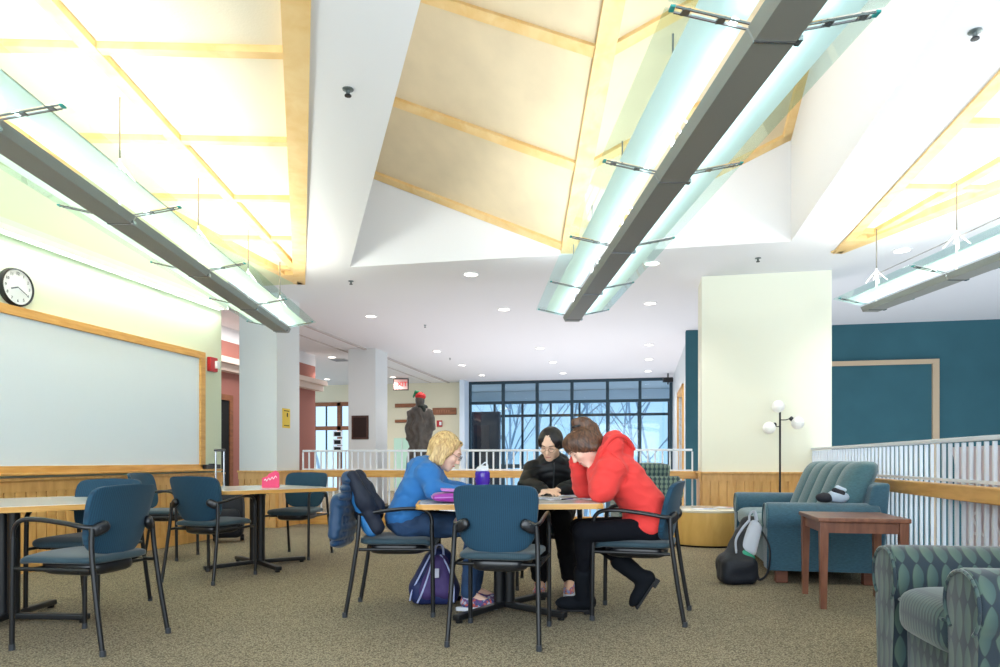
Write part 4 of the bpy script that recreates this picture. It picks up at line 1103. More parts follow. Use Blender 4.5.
def hand_prims(w, d, n, side, curl=.5, sc_=1.0):
    """wrist, direction, palm normal (towards the palm), side = +-1 picks the thumb side"""
    w = Vector(w); d = Vector(d).normalized(); n = Vector(n); n = (n - d * n.dot(d)).normalized(); t = d.cross(n) * side
    R = np.array([[t[i], d[i], n[i]] for i in range(3)])
    pr = [('c', w - d * .02, w + d * .02, .024, .024, {'k': .015}), ('b', w + d * .052, (.038 * sc_, .045 * sc_, .013), {'R': R, 'r': .012, 'k': .012})]
    for i, (o, ln) in enumerate(((.030, .068), (.010, .078), (-.010, .072), (-.029, .056))):
        p = w + d * .092 * sc_ + t * o * sc_; a = 0; dd = d + t * o * 1.2; dd.normalize()
        for j, fr in enumerate((.45, .32, .23)):
            a += curl * (.55 if j else .35)
            q = p + (dd * math.cos(a) + n * math.sin(a)) * ln * fr
            pr.append(('c', p, q, .0088 - .0006 * j, .0082 - .0006 * j, {'k': .004})); p = q
    p = w + d * .028 + t * .030; q = p + (d * .55 + t * .75 + n * .3).normalized() * .036; r = q + (d * .9 + t * .15 + n * .35).normalized() * .030
    pr += [('c', p, q, .014, .0115, {'k': .008}), ('c', q, r, .0105, .009, {'k': .003})]
    return pr
def fold(amp, fx=30, seed=0, zdir=1.0):
    def f(v, n):
        w = noise.noise(Vector((v.x * 9 + seed, v.y * 9, v.z * 14 * zdir)))
        return amp * (math.sin(fx * v.z + 9 * w) * .45 + w * 1.1)
    return f
def person(label, base, D):
    br, bd = base; x, y = cw(br, bd); org = (br, bd, 0)
    root = thing('person', label, 'person', (x, y, 0), TH)
    O = dict(parent=root, origin=org)
    hp, P, fr = head_prims(D['head'], D['f'], D['u'], D['neck'])
    pel, wai, che, nec = Vector(D['pelvis']), Vector(D['waist']), Vector(D['chest']), Vector(D['neck'])
    sh = [Vector(q) for q in D['sh']]; el = [Vector(q) for q in D['el']]; wr = [Vector(q) for q in D['wr']]
    hip = [Vector(q) for q in D['hip']]; kn = [Vector(q) for q in D['kn']]; an = [Vector(q) for q in D['an']]; to = [Vector(q) for q in D['to']]
    side = (sh[1] - sh[0]).normalized()
    B = list(hp) + [('c', pel, wai, .10, .09), ('c', wai, che, .09, .10), ('c', che, nec, .095, .05), ('c', sh[0], sh[1], .045, .045)]
    for i in range(2):
        B += [('c', sh[i], el[i], .042, .034), ('c', el[i], wr[i], .034, .024), ('c', hip[i], kn[i], .07, .048), ('c', kn[i], an[i], .048, .034), ('c', an[i], to[i], .032, .022)]
        hd, hn, hs, cu = D['hand'][i]; B += hand_prims(wr[i], hd, hn, hs, cu)
    body = solid_obj('body', B, D['skin'], root, .0068, .02, 1, None, org)
    # eyes: lowered lids with lash lines, brows, lips
    for q in (-1, 1):
        bm = BM(); bmesh.ops.create_uvsphere(bm, u_segments=14, v_segments=10, radius=.0118, matrix=Matrix.Translation(P(q * .030, .0745, .010) - Vector(org))); finish(bm, 'eyelid', D['skin'], root, 180)
        bm = BM(); tube(bm, [P(q * .030 + .012 * a, .0865 - .004 * abs(a), .0055 - .002 * (1 - a * a)) - Vector(org) for a in (-1, -.5, 0, .5, 1)], .0013, 5); finish(bm, 'eyelash', D['lash'], root)
        bm = BM(); tube(bm, smoothpath([P(q * .014, .094, .027) - Vector(org), P(q * .030, .092, .033) - Vector(org), P(q * .046, .081, .028) - Vector(org)], 4), .0024, 6); finish(bm, 'eyebrow', D['brow'], root)
    bm = BM(); tube(bm, smoothpath([P(-.019, .088, -.058) - Vector(org), P(-.006, .0965, -.056) - Vector(org), P(.006, .0965, -.056) - Vector(org), P(.019, .088, -.058) - Vector(org)], 4), .0034, 6); finish(bm, 'lips', D['lips'], root, 180)
    if D.get('glasses'):
        bm = BM()
        for q in (-1, 1):
            cc = P(q * .031, .104, .006)
            tube(bm, [cc + fr[0] * .021 * math.cos(a * PI / 8) + fr[2] * .017 * math.sin(a * PI / 8) - Vector(org) for a in range(17)], .0014, 5, caps=False)
            tube(bm, [P(q * .052, .103, .009) - Vector(org), P(q * .075, .06, .010) - Vector(org), P(q * .077, .0, .006) - Vector(org)], .0013, 5)
        tube(bm, [P(-.010, .106, .008) - Vector(org), P(.010, .106, .008) - Vector(org)], .0013, 5)
        finish(bm, 'glasses', D['glasses'], root)
    return dict(root=root, P=P, fr=fr, org=org, pel=pel, wai=wai, che=che, nec=nec, sh=sh, el=el, wr=wr, hip=hip, kn=kn, an=an, to=to, side=side)

def top_prims(b, wid=.30, thick=.115, sleeve=(.066, .056, .046), hem=None, cuff=.9, bulk=1.0):
    R = np.array([[b['side'][i], 0, 0] for i in range(3)])
    def R_at(a, c):
        ax = (c - a).normalized(); s = b['side']; f = ax.cross(s).normalized(); s = f.cross(ax)
        return np.array([[s[i], f[i], ax[i]] for i in range(3)])
    pr = []
    seq = [(b['pel'], .155), (L3(b['pel'], b['wai'], .55), .150), (b['wai'], .148), (L3(b['wai'], b['che'], .5), .155), (b['che'], .168), (L3(b['che'], b['nec'], .45), .150)]
    for i, (p, w) in enumerate(seq):
        q = seq[i + 1][0] if i + 1 < len(seq) else b['nec']; pp = seq[i - 1][0] if i else p
        pr.append(('e', p, (w * bulk, thick * bulk, .095), {'R': R_at(pp if i else p, q), 'k': .05}))
    pr.append(('c', L3(b['che'], b['nec'], .7), b['nec'], .075, .058, {'k': .04}))
    for i in range(2):
        w = L3(b['el'][i], b['wr'][i], cuff)
        pr += [('c', L3(b['sh'][i], b['sh'][1 - i], .12), b['sh'][i], .07 * bulk, sleeve[0] * 1.05, {'k': .04}), ('c', b['sh'][i], b['el'][i], sleeve[0], sleeve[1], {'k': .03}), ('c', b['el'][i], w, sleeve[1], sleeve[2], {'k': .02})]
        d = (w - b['el'][i]).normalized(); pr.append(('c', w - d * .005, w + d * .03, sleeve[2] * .86, sleeve[2] * .8, {'k': .006}))
    return pr
def leg_prims(b, r=(.094, .070, .062), end=.93, flare=0):
    pr = [('e', b['pel'] - v3(0, 0, .0), (.13, .15, .085), {'k': .04}), ('c', b['hip'][0], b['hip'][1], .09, .09, {'k': .03})]
    for i in range(2):
        e = L3(b['kn'][i], b['an'][i], end)
        pr += [('c', b['hip'][i], b['kn'][i], r[0], r[1], {'k': .03}), ('c', b['kn'][i], L3(b['kn'][i], e, .35), r[1] * .98, r[2] * 1.02, {'k': .02}), ('c', L3(b['kn'][i], e, .35), e, r[2], r[2] - .012 + flare, {'k': .01})]
    return pr
def hair_mat(name, a, c):
    m = wood(name, a, c, (60, 60, 14), .45, 1.2); return m

# --- girl in the blue hoodie
YB_ = 4.46
DB = dict(head=(-.345, YB_, 1.005), f=(.86, -.10, -.50), u=(.5, 0, .86), neck=(-.435, YB_, .925), pelvis=(-.60, YB_, .560), waist=(-.565, YB_, .68), chest=(-.50, YB_, .80),
          sh=[(-.445, 4.32, .865), (-.445, 4.60, .865)], el=[(-.40, 4.25, .765), (-.38, 4.72, .765)], wr=[(-.19, 4.32, .742), (-.17, 4.60, .742)],
          hand=[((1, .3, -.05), (0, 0, -1), 1, .35), ((1, -.3, -.05), (0, 0, -1), -1, .35)],
          hip=[(-.58, 4.38, .550), (-.58, 4.54, .550)], kn=[(-.15, 4.37, .535), (-.13, 4.57, .535)], an=[(-.20, 4.42, .10), (-.17, 4.60, .10)], to=[(-.07, 4.44, .045), (-.04, 4.62, .045)],
          skin=SKIN, lash=mat('lash_brown', (90, 64, 44), .6), brow=mat('brow_blond', (170, 130, 84), .7), lips=mat('lips_pink', (205, 120, 112), .45), glasses=mat('glasses_dark', (50, 40, 44), .3))
b = person('girl with blond bob and glasses in a blue hoodie and jeans, writing at the table', (-.45, YB_), DB)
r_, O_ = b['root'], b['org']
HB = mat('hoodie_blue', (38, 108, 174), .85, sheen=.1, bump=(180, .2))
pr = top_prims(b, thick=.112)
pr += [('e', v3(-.595, 4.46, .600), (.135, .176, .075), {'k': .04}), ('c', v3(-.50, 4.38, .925), v3(-.50, 4.54, .925), .045, .045, {'k': .04}), ('c', v3(-.545, 4.46, .90), v3(-.57, 4.46, .83), .055, .03, {'k': .03}), ('c', v3(-.43, 4.38, .90), v3(-.40, 4.42, .87), .03, .025, {'k': .02}), ('c', v3(-.43, 4.54, .90), v3(-.40, 4.50, .87), .03, .025, {'k': .02})]
solid_obj('hoodie', pr, HB, r_, .009, .03, 1, fold(.0045, 34, 3), O_)
bm = BM(); tube(bm, smoothpath([v3(-.40, 4.385, .90) - Vector(O_), v3(-.47, 4.375, .945) - Vector(O_), v3(-.535, 4.40, .925) - Vector(O_), v3(-.575, 4.46, .86) - Vector(O_)], 5), [.012] * 16, 8); finish(bm, 'hood_edge', mat('hoodie_lining', (120, 170, 215), .85), r_, 60)
JEANS = mat('denim', (34, 62, 98), .8, vary=((14, 14, 14), .3), bump=(200, .2))
solid_obj('jeans', leg_prims(b, (.084, .070, .062), .96), JEANS, r_, .009, .03, 1, fold(.004, 20, 8), O_)
HAIRB = hair_mat('hair_blond', (226, 196, 138), (168, 130, 84))
s, f, u, R = b['fr']; P = b['P']
hr = [('e', P(0, -.022, .028), (.088, .098, .096), {'R': R, 'k': .03})]
for q in (-1, 1):
    hr += [('c', P(q * .076, .012, .02), P(q * .080, .018, -.075), .026, .024, {'k': .03}), ('c', P(q * .070, -.04, .0), P(q * .070, -.035, -.09), .034, .026, {'k': .03}), ('c', P(q * .05, .045, .085), P(q * .082, .028, .0), .020, .018, {'k': .02})]
hr += [('c', P(0, -.075, .0), P(0, -.070, -.085), .04, .03, {'k': .03}), ('e', P(0, .12, -.035), (.060, .062, .080), {'R': R, 'sub': 1, 'k': .01})]
def strands(amp, P=P, fr=b['fr']):
    c = Vector(P(0, 0, 0)); s, f, u, _ = fr
    def g(v, n):
        w = v - c; a = math.atan2(w.dot(f), w.dot(s)); return amp * math.sin(a * 34 + 3 * noise.noise(w * 18)) + amp * .8 * noise.noise(w * 30)
    return g
solid_obj('hair', hr, HAIRB, r_, .006, .02, 1, strands(.0022), O_)
bm = BM(); tube(bm, [P(.03, .062, .094) - Vector(O_), P(.052, .05, .084) - Vector(O_), P(.06, .03, .082) - Vector(O_)], .007, 8); finish(bm, 'hair_clip', BLACKP, r_, 60)
def shoe(nm, an, to, m, solem, parent, org, w=.040, high=0, heel=.0):
    an, to = Vector(an), Vector(to); d = (to - an); d.normalize(); ax = Vector((0, 0, 1)) - d * d.z; ax.normalize()
    return d, ax
def sneaker(an, to, m, sole_m, parent, org, tread=.013):
    d = Vector(to) - Vector(an); d.z = 0; d.normalize(); s_ = Vector((-d.y, d.x, 0)); R = np.array([[s_[i], d[i], (0, 0, 1)[i]] for i in range(3)])
    c = Vector(an); c.z = 0
    pr = [('e', c + d * .01 + v3(0, 0, .055), (.040, .062, .046), {'R': R, 'k': .03}), ('e', c + d * .105 + v3(0, 0, .042), (.042, .075, .032), {'R': R, 'k': .03}), ('c', c + v3(0, 0, .07), c + v3(0, 0, .105) - d * .005, .036, .038, {'k': .015}),
          ('b', c + v3(0, 0, -.02) + d * .05, (.2, .3, .032), {'R': R, 'sub': 1, 'k': .004})]
    o = solid_obj('shoe', pr, m, parent, .006, .02, 1, None, org)
    bm = BM(); pts = []
    for i in range(28):
        a = 2 * PI * i / 28; l = math.sin(a) * .135; w = math.cos(a) * (.043 if l > 0 else .036) * (1 if abs(l) < .11 else .9)
        q = c + d * (.055 + l) + s_ * w; pts.append((q.x - org[0], q.y - org[1]))
    prism(bm, pts, .001, .024, .004); finish(bm, 'sole', sole_m, o, 60)
    return o
def flower_mat(name, cols):
    m = mat(name, cols[0], .7); nt = m.node_tree
    tc = nt.nodes.new('ShaderNodeTexCoord'); v = nt.nodes.new('ShaderNodeTexVoronoi'); v.inputs['Scale'].default_value = 60
    r = nt.nodes.new('ShaderNodeValToRGB'); r.color_ramp.interpolation = 'CONSTANT'
    for i, c in enumerate(cols):
        e = r.color_ramp.elements[i] if i < 2 else r.color_ramp.elements.new(i / len(cols)); e.position = i / len(cols); e.color = lin(c)
    sp = nt.nodes.new('ShaderNodeSeparateColor'); nt.links.new(tc.outputs['Object'], v.inputs['Vector']); nt.links.new(v.outputs['Color'], sp.inputs[0]); nt.links.new(sp.outputs[0], r.inputs[0])
    nt.links.new(r.outputs[0], nt.nodes['Principled BSDF'].inputs['Base Color']); return m
SH1 = flower_mat('patterned_canvas_shoe', [(70, 80, 130), (200, 96, 80), (110, 70, 120), (170, 170, 190)])
SH2 = flower_mat('patterned_sneaker', [(190, 110, 120), (120, 140, 190), (210, 150, 100), (150, 150, 170), (170, 90, 110)])
SOLE = mat('white_sole', (215, 220, 228), .6); DSOLE = mat('dark_sole', (26, 26, 30), .7)
for i in range(2): sneaker(b['an'][i], b['to'][i], SH1, SOLE, r_, O_)

# --- girl in the red hoodie
DR = dict(head=(.508, 4.28, 1.035), f=(-.66, -.16, -.72), u=(-.72, -.05, .66), neck=(.635, 4.29, .970), pelvis=(.915, 4.27, .555), waist=(.875, 4.27, .68), chest=(.765, 4.28, .82),
          sh=[(.655, 4.13, .90), (.64, 4.44, .905)], el=[(.592, 4.09, .768), (.535, 4.47, .768)], wr=[(.575, 4.23, .865), (.485, 4.37, .905)],
          hand=[((-.15, .4, .8), (-.3, .8, .3), -1, 1.4), ((-.05, -.3, .85), (-.2, -.8, .3), 1, 1.2)],
          hip=[(.90, 4.19, .535), (.90, 4.35, .535)], kn=[(.49, 4.14, .525), (.50, 4.42, .52)], an=[(.515, 4.28, .13), (.875, 4.38, .235)], to=[(.50, 4.285, .09), (.865, 4.38, .20)],
          skin=SKIN, lash=mat('lash_dark', (60, 40, 34), .6), brow=mat('brow_brown', (100, 70, 50), .7), lips=mat('lips_rose', (200, 112, 110), .45))
b = person('girl with brown ponytail in a red hoodie, resting her head in her hands', (.75, 4.28), DR)
r_, O_ = b['root'], b['org']
HR = mat('hoodie_red', (232, 62, 58), .85, sheen=.08, bump=(180, .2))
pr = top_prims(b, thick=.125, sleeve=(.072, .068, .050), cuff=1.12, bulk=1.02)
pr += [('e', v3(.885, 4.27, .545), (.145, .175, .075), {'k': .04}), ('c', v3(.65, 4.14, .87), v3(.62, 4.12, .80), .075, .07, {'k': .05})]
pr += [('c', v3(.685, 4.19, 1.045), v3(.685, 4.39, 1.045), .055, .055, {'k': .04}), ('c', v3(.70, 4.29, 1.06), v3(.78, 4.29, 1.00), .075, .045, {'k': .03}), ('c', v3(.64, 4.17, 1.02), v3(.60, 4.21, .94), .045, .032, {'k': .03}), ('c', v3(.64, 4.41, 1.02), v3(.60, 4.37, .94), .045, .032, {'k': .03}), ('c', v3(.66, 4.2, .97), v3(.66, 4.38, .97), .06, .06, {'k': .05})]
solid_obj('hoodie', pr, HR, r_, .009, .03, 1, fold(.0055, 26, 11), O_)
bm = BM(); tube(bm, smoothpath([v3(.585, 4.19, .925), v3(.61, 4.135, 1.01), v3(.665, 4.14, 1.085), v3(.75, 4.19, 1.085), v3(.815, 4.27, 1.015)], 5), [.014] * 21, 8); bmesh.ops.translate(bm, vec=-Vector(O_), verts=bm.verts); finish(bm, 'hood_edge', HR, r_, 60)
bm = BM(); tube(bm, smoothpath([v3(.65, 4.115, .995), v3(.715, 4.075, .93), v3(.745, 4.09, .86), v3(.735, 4.125, .80)], 5), [.0035] * 16, 6); bmesh.ops.translate(bm, vec=-Vector(O_), verts=bm.verts); finish(bm, 'shoulder_seam', HR, r_, 60)
LEGG = mat('black_leggings', (12, 14, 22), .9, spec=.2)
solid_obj('leggings', leg_prims(b, (.072, .060, .050), .9), LEGG, r_, .009, .03, 1, fold(.002, 20, 5), O_)
HAIRR = hair_mat('hair_brown', (112, 76, 52), (64, 42, 32))
s, f, u, R = b['fr']; P = b['P']
hr = [('e', P(0, -.016, .022), (.084, .094, .086), {'R': R, 'k': .03}), ('e', P(0, .028, .048), (.074, .068, .058), {'R': R, 'k': .02}), ('e', P(0, .035, .078), (.055, .045, .036), {'R': R, 'k': .03}), ('c', P(.05, .02, .0), P(.070, -.03, -.05), .028, .028, {'k': .02}), ('c', P(-.05, .02, .0), P(-.070, -.03, -.05), .028, .028, {'k': .02}),
      ('e', P(0, -.07, -.02), (.06, .05, .07), {'R': R, 'k': .03}),
      ('e', P(0, .132, -.052), (.064, .066, .080), {'R': R, 'sub': 1, 'k': .01}),
      ('c', P(0, -.045, .085), P(0, -.076, .136), .026, .019, {'k': .02}), ('c', P(0, -.078, .134), P(0, -.114, .080), .021, .036, {'k': .015}), ('c', P(0, -.105, .095), P(0, -.122, .03), .032, .030, {'k': .03}), ('c', P(0, -.122, .03), P(0, -.115, -.05), .030, .012, {'k': .03})]
solid_obj('hair', hr, HAIRR, r_, .006, .02, 1, strands(.0025, P, b['fr']), O_)
bm = BM(); tube(bm, [P(.028 * math.cos(a * PI / 6), -.062 , .110) - Vector(O_) + (f * .8 + u * .6) * .028 * math.sin(a * PI / 6) for a in range(13)], .007, 6, caps=False); finish(bm, 'hair_tie', BLACKP, r_, 60)
BOOT = mat('boot_black_suede', (17, 21, 28), .85, spec=.2, bump=(80, .3))
def boot(shin_top, an, to, parent, org):
    an, to, st_ = Vector(an), Vector(to), Vector(shin_top); up = (st_ - an).normalized(); d = (to - an); d = (d - up * d.dot(up)).normalized()
    # foot direction square to the shin gives the sole plane
    fd = (to - an).normalized() if (to - an).length > .13 else d
    s_ = fd.cross(up).normalized(); n_ = s_.cross(fd).normalized(); R = np.array([[s_[i], fd[i], n_[i]] for i in range(3)])
    heel = an - fd * .035 - n_ * .05
    pr = [('c', an - n_ * .02, an + up * .16, .052, .062, {'k': .02}), ('e', an - n_ * .045 - fd * .01, (.044, .062, .050), {'R': R, 'k': .03}), ('e', an - n_ * .050 + fd * .09, (.047, .095, .040), {'R': R, 'k': .03})]
    o = solid_obj('boot', pr, BOOT, parent, .007, .02, 1, fold(.0015, 60, 2), org)
    bm = BM(); R3 = Matrix((s_, fd, n_)).transposed(); O = Vector(org)
    box(bm, an - n_ * .086 + fd * .075 - O, (.078, .20, .014), R3, .005); finish(bm, 'sole', DSOLE, o)
    bm = BM(); box(bm, an - n_ * .098 - fd * .025 - O, (.064, .058, .030), R3, .004); finish(bm, 'heel', DSOLE, o)
    bm = BM(); tube(bm, smoothpath([an + up * .12 - fd * .045 - O, an + up * .155 - fd * .055 - O, an + up * .12 - fd * .062 - O], 4), .005, 6); finish(bm, 'pull_tab', BOOT, o)
boot(v3(.49, 4.16, .53), v3(.515, 4.29, .118), v3(.36, 4.33, .112), r_, O_)
boot(v3(.50, 4.43, .53), v3(.875, 4.385, .215), v3(.78, 4.385, .07), r_, O_)

# --- girl in the black jacket
DK = dict(head=(.36, 4.99, 1.065), f=(-.30, -.82, -.50), u=(-.12, -.48, .87), neck=(.385, 5.09, .975), pelvis=(.385, 5.29, .575), waist=(.385, 5.25, .69), chest=(.385, 5.17, .83),
          sh=[(.245, 5.11, .875), (.53, 5.11, .875)], el=[(.195, 5.00, .775), (.63, 4.98, .775)], wr=[(.29, 4.83, .742), (.42, 4.82, .745)],
          hand=[((.5, -.6, -.08), (0, 0, -1), 1, .4), ((-.8, -.2, -.08), (0, 0, -1), -1, .4)],
          hip=[(.30, 5.24, .565), (.47, 5.24, .565)], kn=[(.25, 4.83, .55), (.42, 4.80, .55)], an=[(.285, 4.95, .10), (.50, 4.98, .10)], to=[(.26, 4.80, .045), (.47, 4.83, .045)],
          skin=SKIN2, lash=mat('lash_black', (24, 20, 20), .6), brow=mat('brow_black', (36, 28, 26), .7), lips=mat('lips_dusty', (190, 108, 100), .45), glasses=mat('glasses_wire', (120, 90, 80), .3, metal=.5))
b = person('girl with black hair and glasses in a black quilted jacket behind the table', (.385, 5.2), DK)
r_, O_ = b['root'], b['org']
JB = mat('jacket_black', (10, 12, 16), .5, spec=.3)
pr = top_prims(b, thick=.125, sleeve=(.066, .064, .054), cuff=.86, bulk=.98)
pr += [('c', v3(.33, 5.06, .935), v3(.44, 5.06, .935), .030, .030, {'k': .03}), ('c', v3(.315, 5.12, .955), v3(.455, 5.12, .955), .034, .034, {'k': .03}), ('c', v3(.34, 5.18, .96), v3(.43, 5.18, .96), .04, .04, {'k': .03})]
def quilt(amp, per):
    def g(v, n): return amp * (abs(math.sin(PI * (v.z + .25 * abs(v.x - .385) * (v.z > .7)) / per)) ** .5 - .6) + .004 * noise.noise(v * 16)
    return g
solid_obj('quilted_jacket', pr, JB, r_, .009, .03, 1, quilt(.008, .062), O_)
bm = BM(); tube(bm, smoothpath([v3(.385, 4.985, .93), v3(.385, 5.01, .86), v3(.385, 5.06, .76), v3(.385, 5.10, .68)], 4), .005, 6); bmesh.ops.translate(bm, vec=-Vector(O_) + v3(0, -.012, 0), verts=bm.verts); finish(bm, 'zip', mat('zip_grey', (90, 94, 98), .3, metal=.6), r_)
solid_obj('trousers', leg_prims(b, (.090, .070, .064), .92, .01), mat('trousers_black', (11, 11, 15), .9, spec=.2), r_, .009, .03, 1, fold(.004, 18, 4), O_)
HAIRK = hair_mat('hair_black', (30, 26, 28), (16, 14, 16))
s, f, u, R = b['fr']; P = b['P']
hr = [('e', P(0, -.020, .024), (.088, .100, .094), {'R': R, 'k': .03}), ('c', P(.062, .03, .045), P(.074, -.01, -.02), .018, .018, {'k': .02}), ('c', P(-.062, .03, .045), P(-.074, -.01, -.02), .018, .018, {'k': .02}),
      ('e', P(0, .125, -.032), (.068, .066, .084), {'R': R, 'sub': 1, 'k': .01}), ('e', P(.03, -.115, .01), (.055, .05, .055), {'R': R, 'k': .02}), ('c', P(.05, -.11, .0), P(.085, -.09, -.02), .035, .02, {'k': .02})]
solid_obj('hair', hr, HAIRK, r_, .006, .02, 1, strands(.0006, P, b['fr']), O_)
for i in range(2): sneaker(b['an'][i], b['to'][i], SH2, SOLE, r_, O_)

# ------------------------------------------------------------------ coat over the chair back
x, y = cw(-.92, 4.46); O_ = (-.92, 4.46, 0)
ct = thing('coat', 'dark blue quilted coat hung over the back of the chair of the girl in blue', 'coat', (x, y, 0), TH)
COATM = mat('coat_blue', (14, 56, 92), .5, sheen=.2, spec=.4); COATL = mat('coat_lining', (40, 110, 170), .6, vary=((20, 20, 20), .15)); NAVY = mat('coat_navy', (16, 26, 46), .7, bump=(60, .3))
pr = []
for k_ in range(9):
    z = .44 + k_ * .048; w = .20 + .02 * math.sin(k_ * 1.3); rr_ = -1.02 + .012 * k_ + (.02 if k_ < 3 else 0)
    pr.append(('e', v3(rr_, 4.45, z), (.055, w + .06, .036), {'k': .010}))
pr += [('c', v3(-.93, 4.28, .845), v3(-.93, 4.64, .845), .038, .038, {'k': .03}), ('c', v3(-.985, 4.25, .70), v3(-1.0, 4.21, .50), .045, .035, {'k': .015})]
solid_obj('outer_shell', pr, COATM, ct, .009, .02, 1, lambda v, n: .004 * noise.noise(v * 22), O_)
pr = [('c', v3(-.895, 4.28, .83), v3(-.78, 4.27, .52), .030, .040, {'k': .03}), ('c', v3(-.89, 4.40, .84), v3(-.80, 4.42, .53), .026, .03, {'k': .03}), ('c', v3(-.87, 4.30, .70), v3(-.80, 4.30, .54), .04, .045, {'k': .03})]
solid_obj('lining', pr, COATL, ct, .009, .03, 1, lambda v, n: .005 * noise.noise(v * 16), O_)
pr = [('c', v3(-.90, 4.26, .855), v3(-.82, 4.24, .70), .035, .05, {'k': .03}), ('c', v3(-.88, 4.36, .862), v3(-.76, 4.34, .66), .03, .05, {'k': .03}), ('c', v3(-.82, 4.25, .70), v3(-.75, 4.27, .54), .05, .045, {'k': .03}), ('c', v3(-.90, 4.50, .86), v3(-.80, 4.50, .60), .03, .05, {'k': .03})]
solid_obj('sleeve', pr, NAVY, ct, .009, .03, 1, lambda v, n: .007 * noise.noise(v * 18), O_)

# ------------------------------------------------------------------ backpacks
NV = mat('backpack_navy', (22, 36, 88), .6, bump=(60, .4)); PU = mat('backpack_purple', (70, 52, 108), .7, bump=(160, .4)); TRM = mat('backpack_trim', (178, 188, 228), .6)
O_ = (-.43, 4.62, 0); x, y = cw(-.43, 4.62)
bp = thing('backpack', 'navy and purple backpack with pale trim standing under the chair of the girl in blue', 'backpack', (x, y, 0), TH)
pr = [('c', v3(-.52, 4.64, .09), v3(-.44, 4.66, .28), .085, .07), ('c', v3(-.36, 4.64, .09), v3(-.39, 4.66, .30), .085, .07), ('b', v3(-.43, 4.64, .085), (.15, .10, .08), {'r': .05}), ('b', v3(-.5, 4.6, -.1), (.5, .5, .103), {'sub': 1, 'k': .004})]
solid_obj('body', pr, NV, bp, .009, .04, 1, lambda v, n: .005 * noise.noise(v * 14), O_)
pr = [('c', v3(-.47, 4.57, .10), v3(-.41, 4.60, .28), .065, .045), ('c', v3(-.36, 4.57, .10), v3(-.38, 4.60, .28), .06, .045), ('b', v3(-.5, 4.6, -.1), (.5, .5, .106), {'sub': 1, 'k': .004})]
solid_obj('front_pocket', pr, PU, bp, .009, .04, 1, lambda v, n: .003 * noise.noise(v * 20), O_)
for pts in ([(-.59, 4.58, .03), (-.57, 4.555, .10), (-.50, 4.55, .24), (-.45, 4.57, .34)], [(-.535, 4.53, .025), (-.50, 4.51, .10), (-.46, 4.54, .22), (-.44, 4.57, .32)], [(-.30, 4.53, .03), (-.30, 4.52, .14), (-.34, 4.545, .26), (-.39, 4.58, .33)]):
    bm = BM(); tube(bm, smoothpath([Vector(p) - Vector(O_) for p in pts], 6), .006, 6); finish(bm, 'piping', TRM, bp, 60)
bm = BM(); tube(bm, smoothpath([v3(.0, -.02, .32), v3(.01, -.02, .385), v3(.05, -.02, .385), v3(.06, -.02, .32)], 5), .008, 8); finish(bm, 'carry_loop', TRM, bp, 60)
bm = BM(); box(bm, (.02, -.105, .22), (.035, .008, .06), bevel=.003); finish(bm, 'key_tag', mat('tag_pale', (196, 196, 214), .5), bp)

O_ = (1.82, 5.42, 0); x, y = cw(1.82, 5.42)
bp = thing('backpack', 'black backpack with grey and green panel slumped against the sofa front', 'backpack', (x, y, 0), TH)
BKM = mat('backpack_black', (16, 22, 34), .6, bump=(70, .5)); GRP = mat('backpack_grey', (186, 192, 205), .6, bump=(120, .3)); GRN = mat('backpack_green', (40, 150, 120), .5)
pr = [('b', v3(1.825, 5.40, .11), (.14, .12, .11), {'r': .06}), ('c', v3(1.84, 5.46, .15), v3(1.97, 5.52, .44), .11, .07), ('c', v3(1.80, 5.38, .16), v3(1.90, 5.47, .36), .09, .06), ('b', v3(1.8, 5.4, -.1), (.6, .6, .103), {'sub': 1, 'k': .004})]
solid_obj('body', pr, BKM, bp, .010, .04, 1, lambda v, n: .010 * noise.noise(v * 12), O_)
pr = [('c', v3(1.885, 5.39, .27), v3(1.975, 5.44, .45), .045, .035), ('c', v3(1.93, 5.38, .25), v3(2.0, 5.44, .42), .04, .035)]
solid_obj('grey_panel', pr, GRP, bp, .008, .03, 1, None, O_)
pr = [('c', v3(1.86, 5.355, .235), v3(1.92, 5.345, .20), .030, .028)]
solid_obj('green_panel', pr, GRN, bp, .007, .03, 1, None, O_)
for pts in ([(1.80, 5.33, .24), (1.80, 5.34, .34), (1.86, 5.38, .42), (1.92, 5.40, .48)], [(1.93, 5.42, .47), (1.93, 5.41, .53), (1.97, 5.42, .55), (1.99, 5.43, .48)]):
    bm = BM(); tube(bm, smoothpath([Vector(p) - Vector(O_) for p in pts], 6), .014, 8, .5); finish(bm, 'strap', GRP, bp, 60)
bm = BM(); tube(bm, smoothpath([Vector(p) - Vector(O_) for p in [(2.02, 5.44, .42), (2.07, 5.38, .28), (2.04, 5.33, .10), (1.97, 5.32, .04), (1.95, 5.33, .12)]], 6), .012, 8, .5); finish(bm, 'strap', BKM, bp, 60)

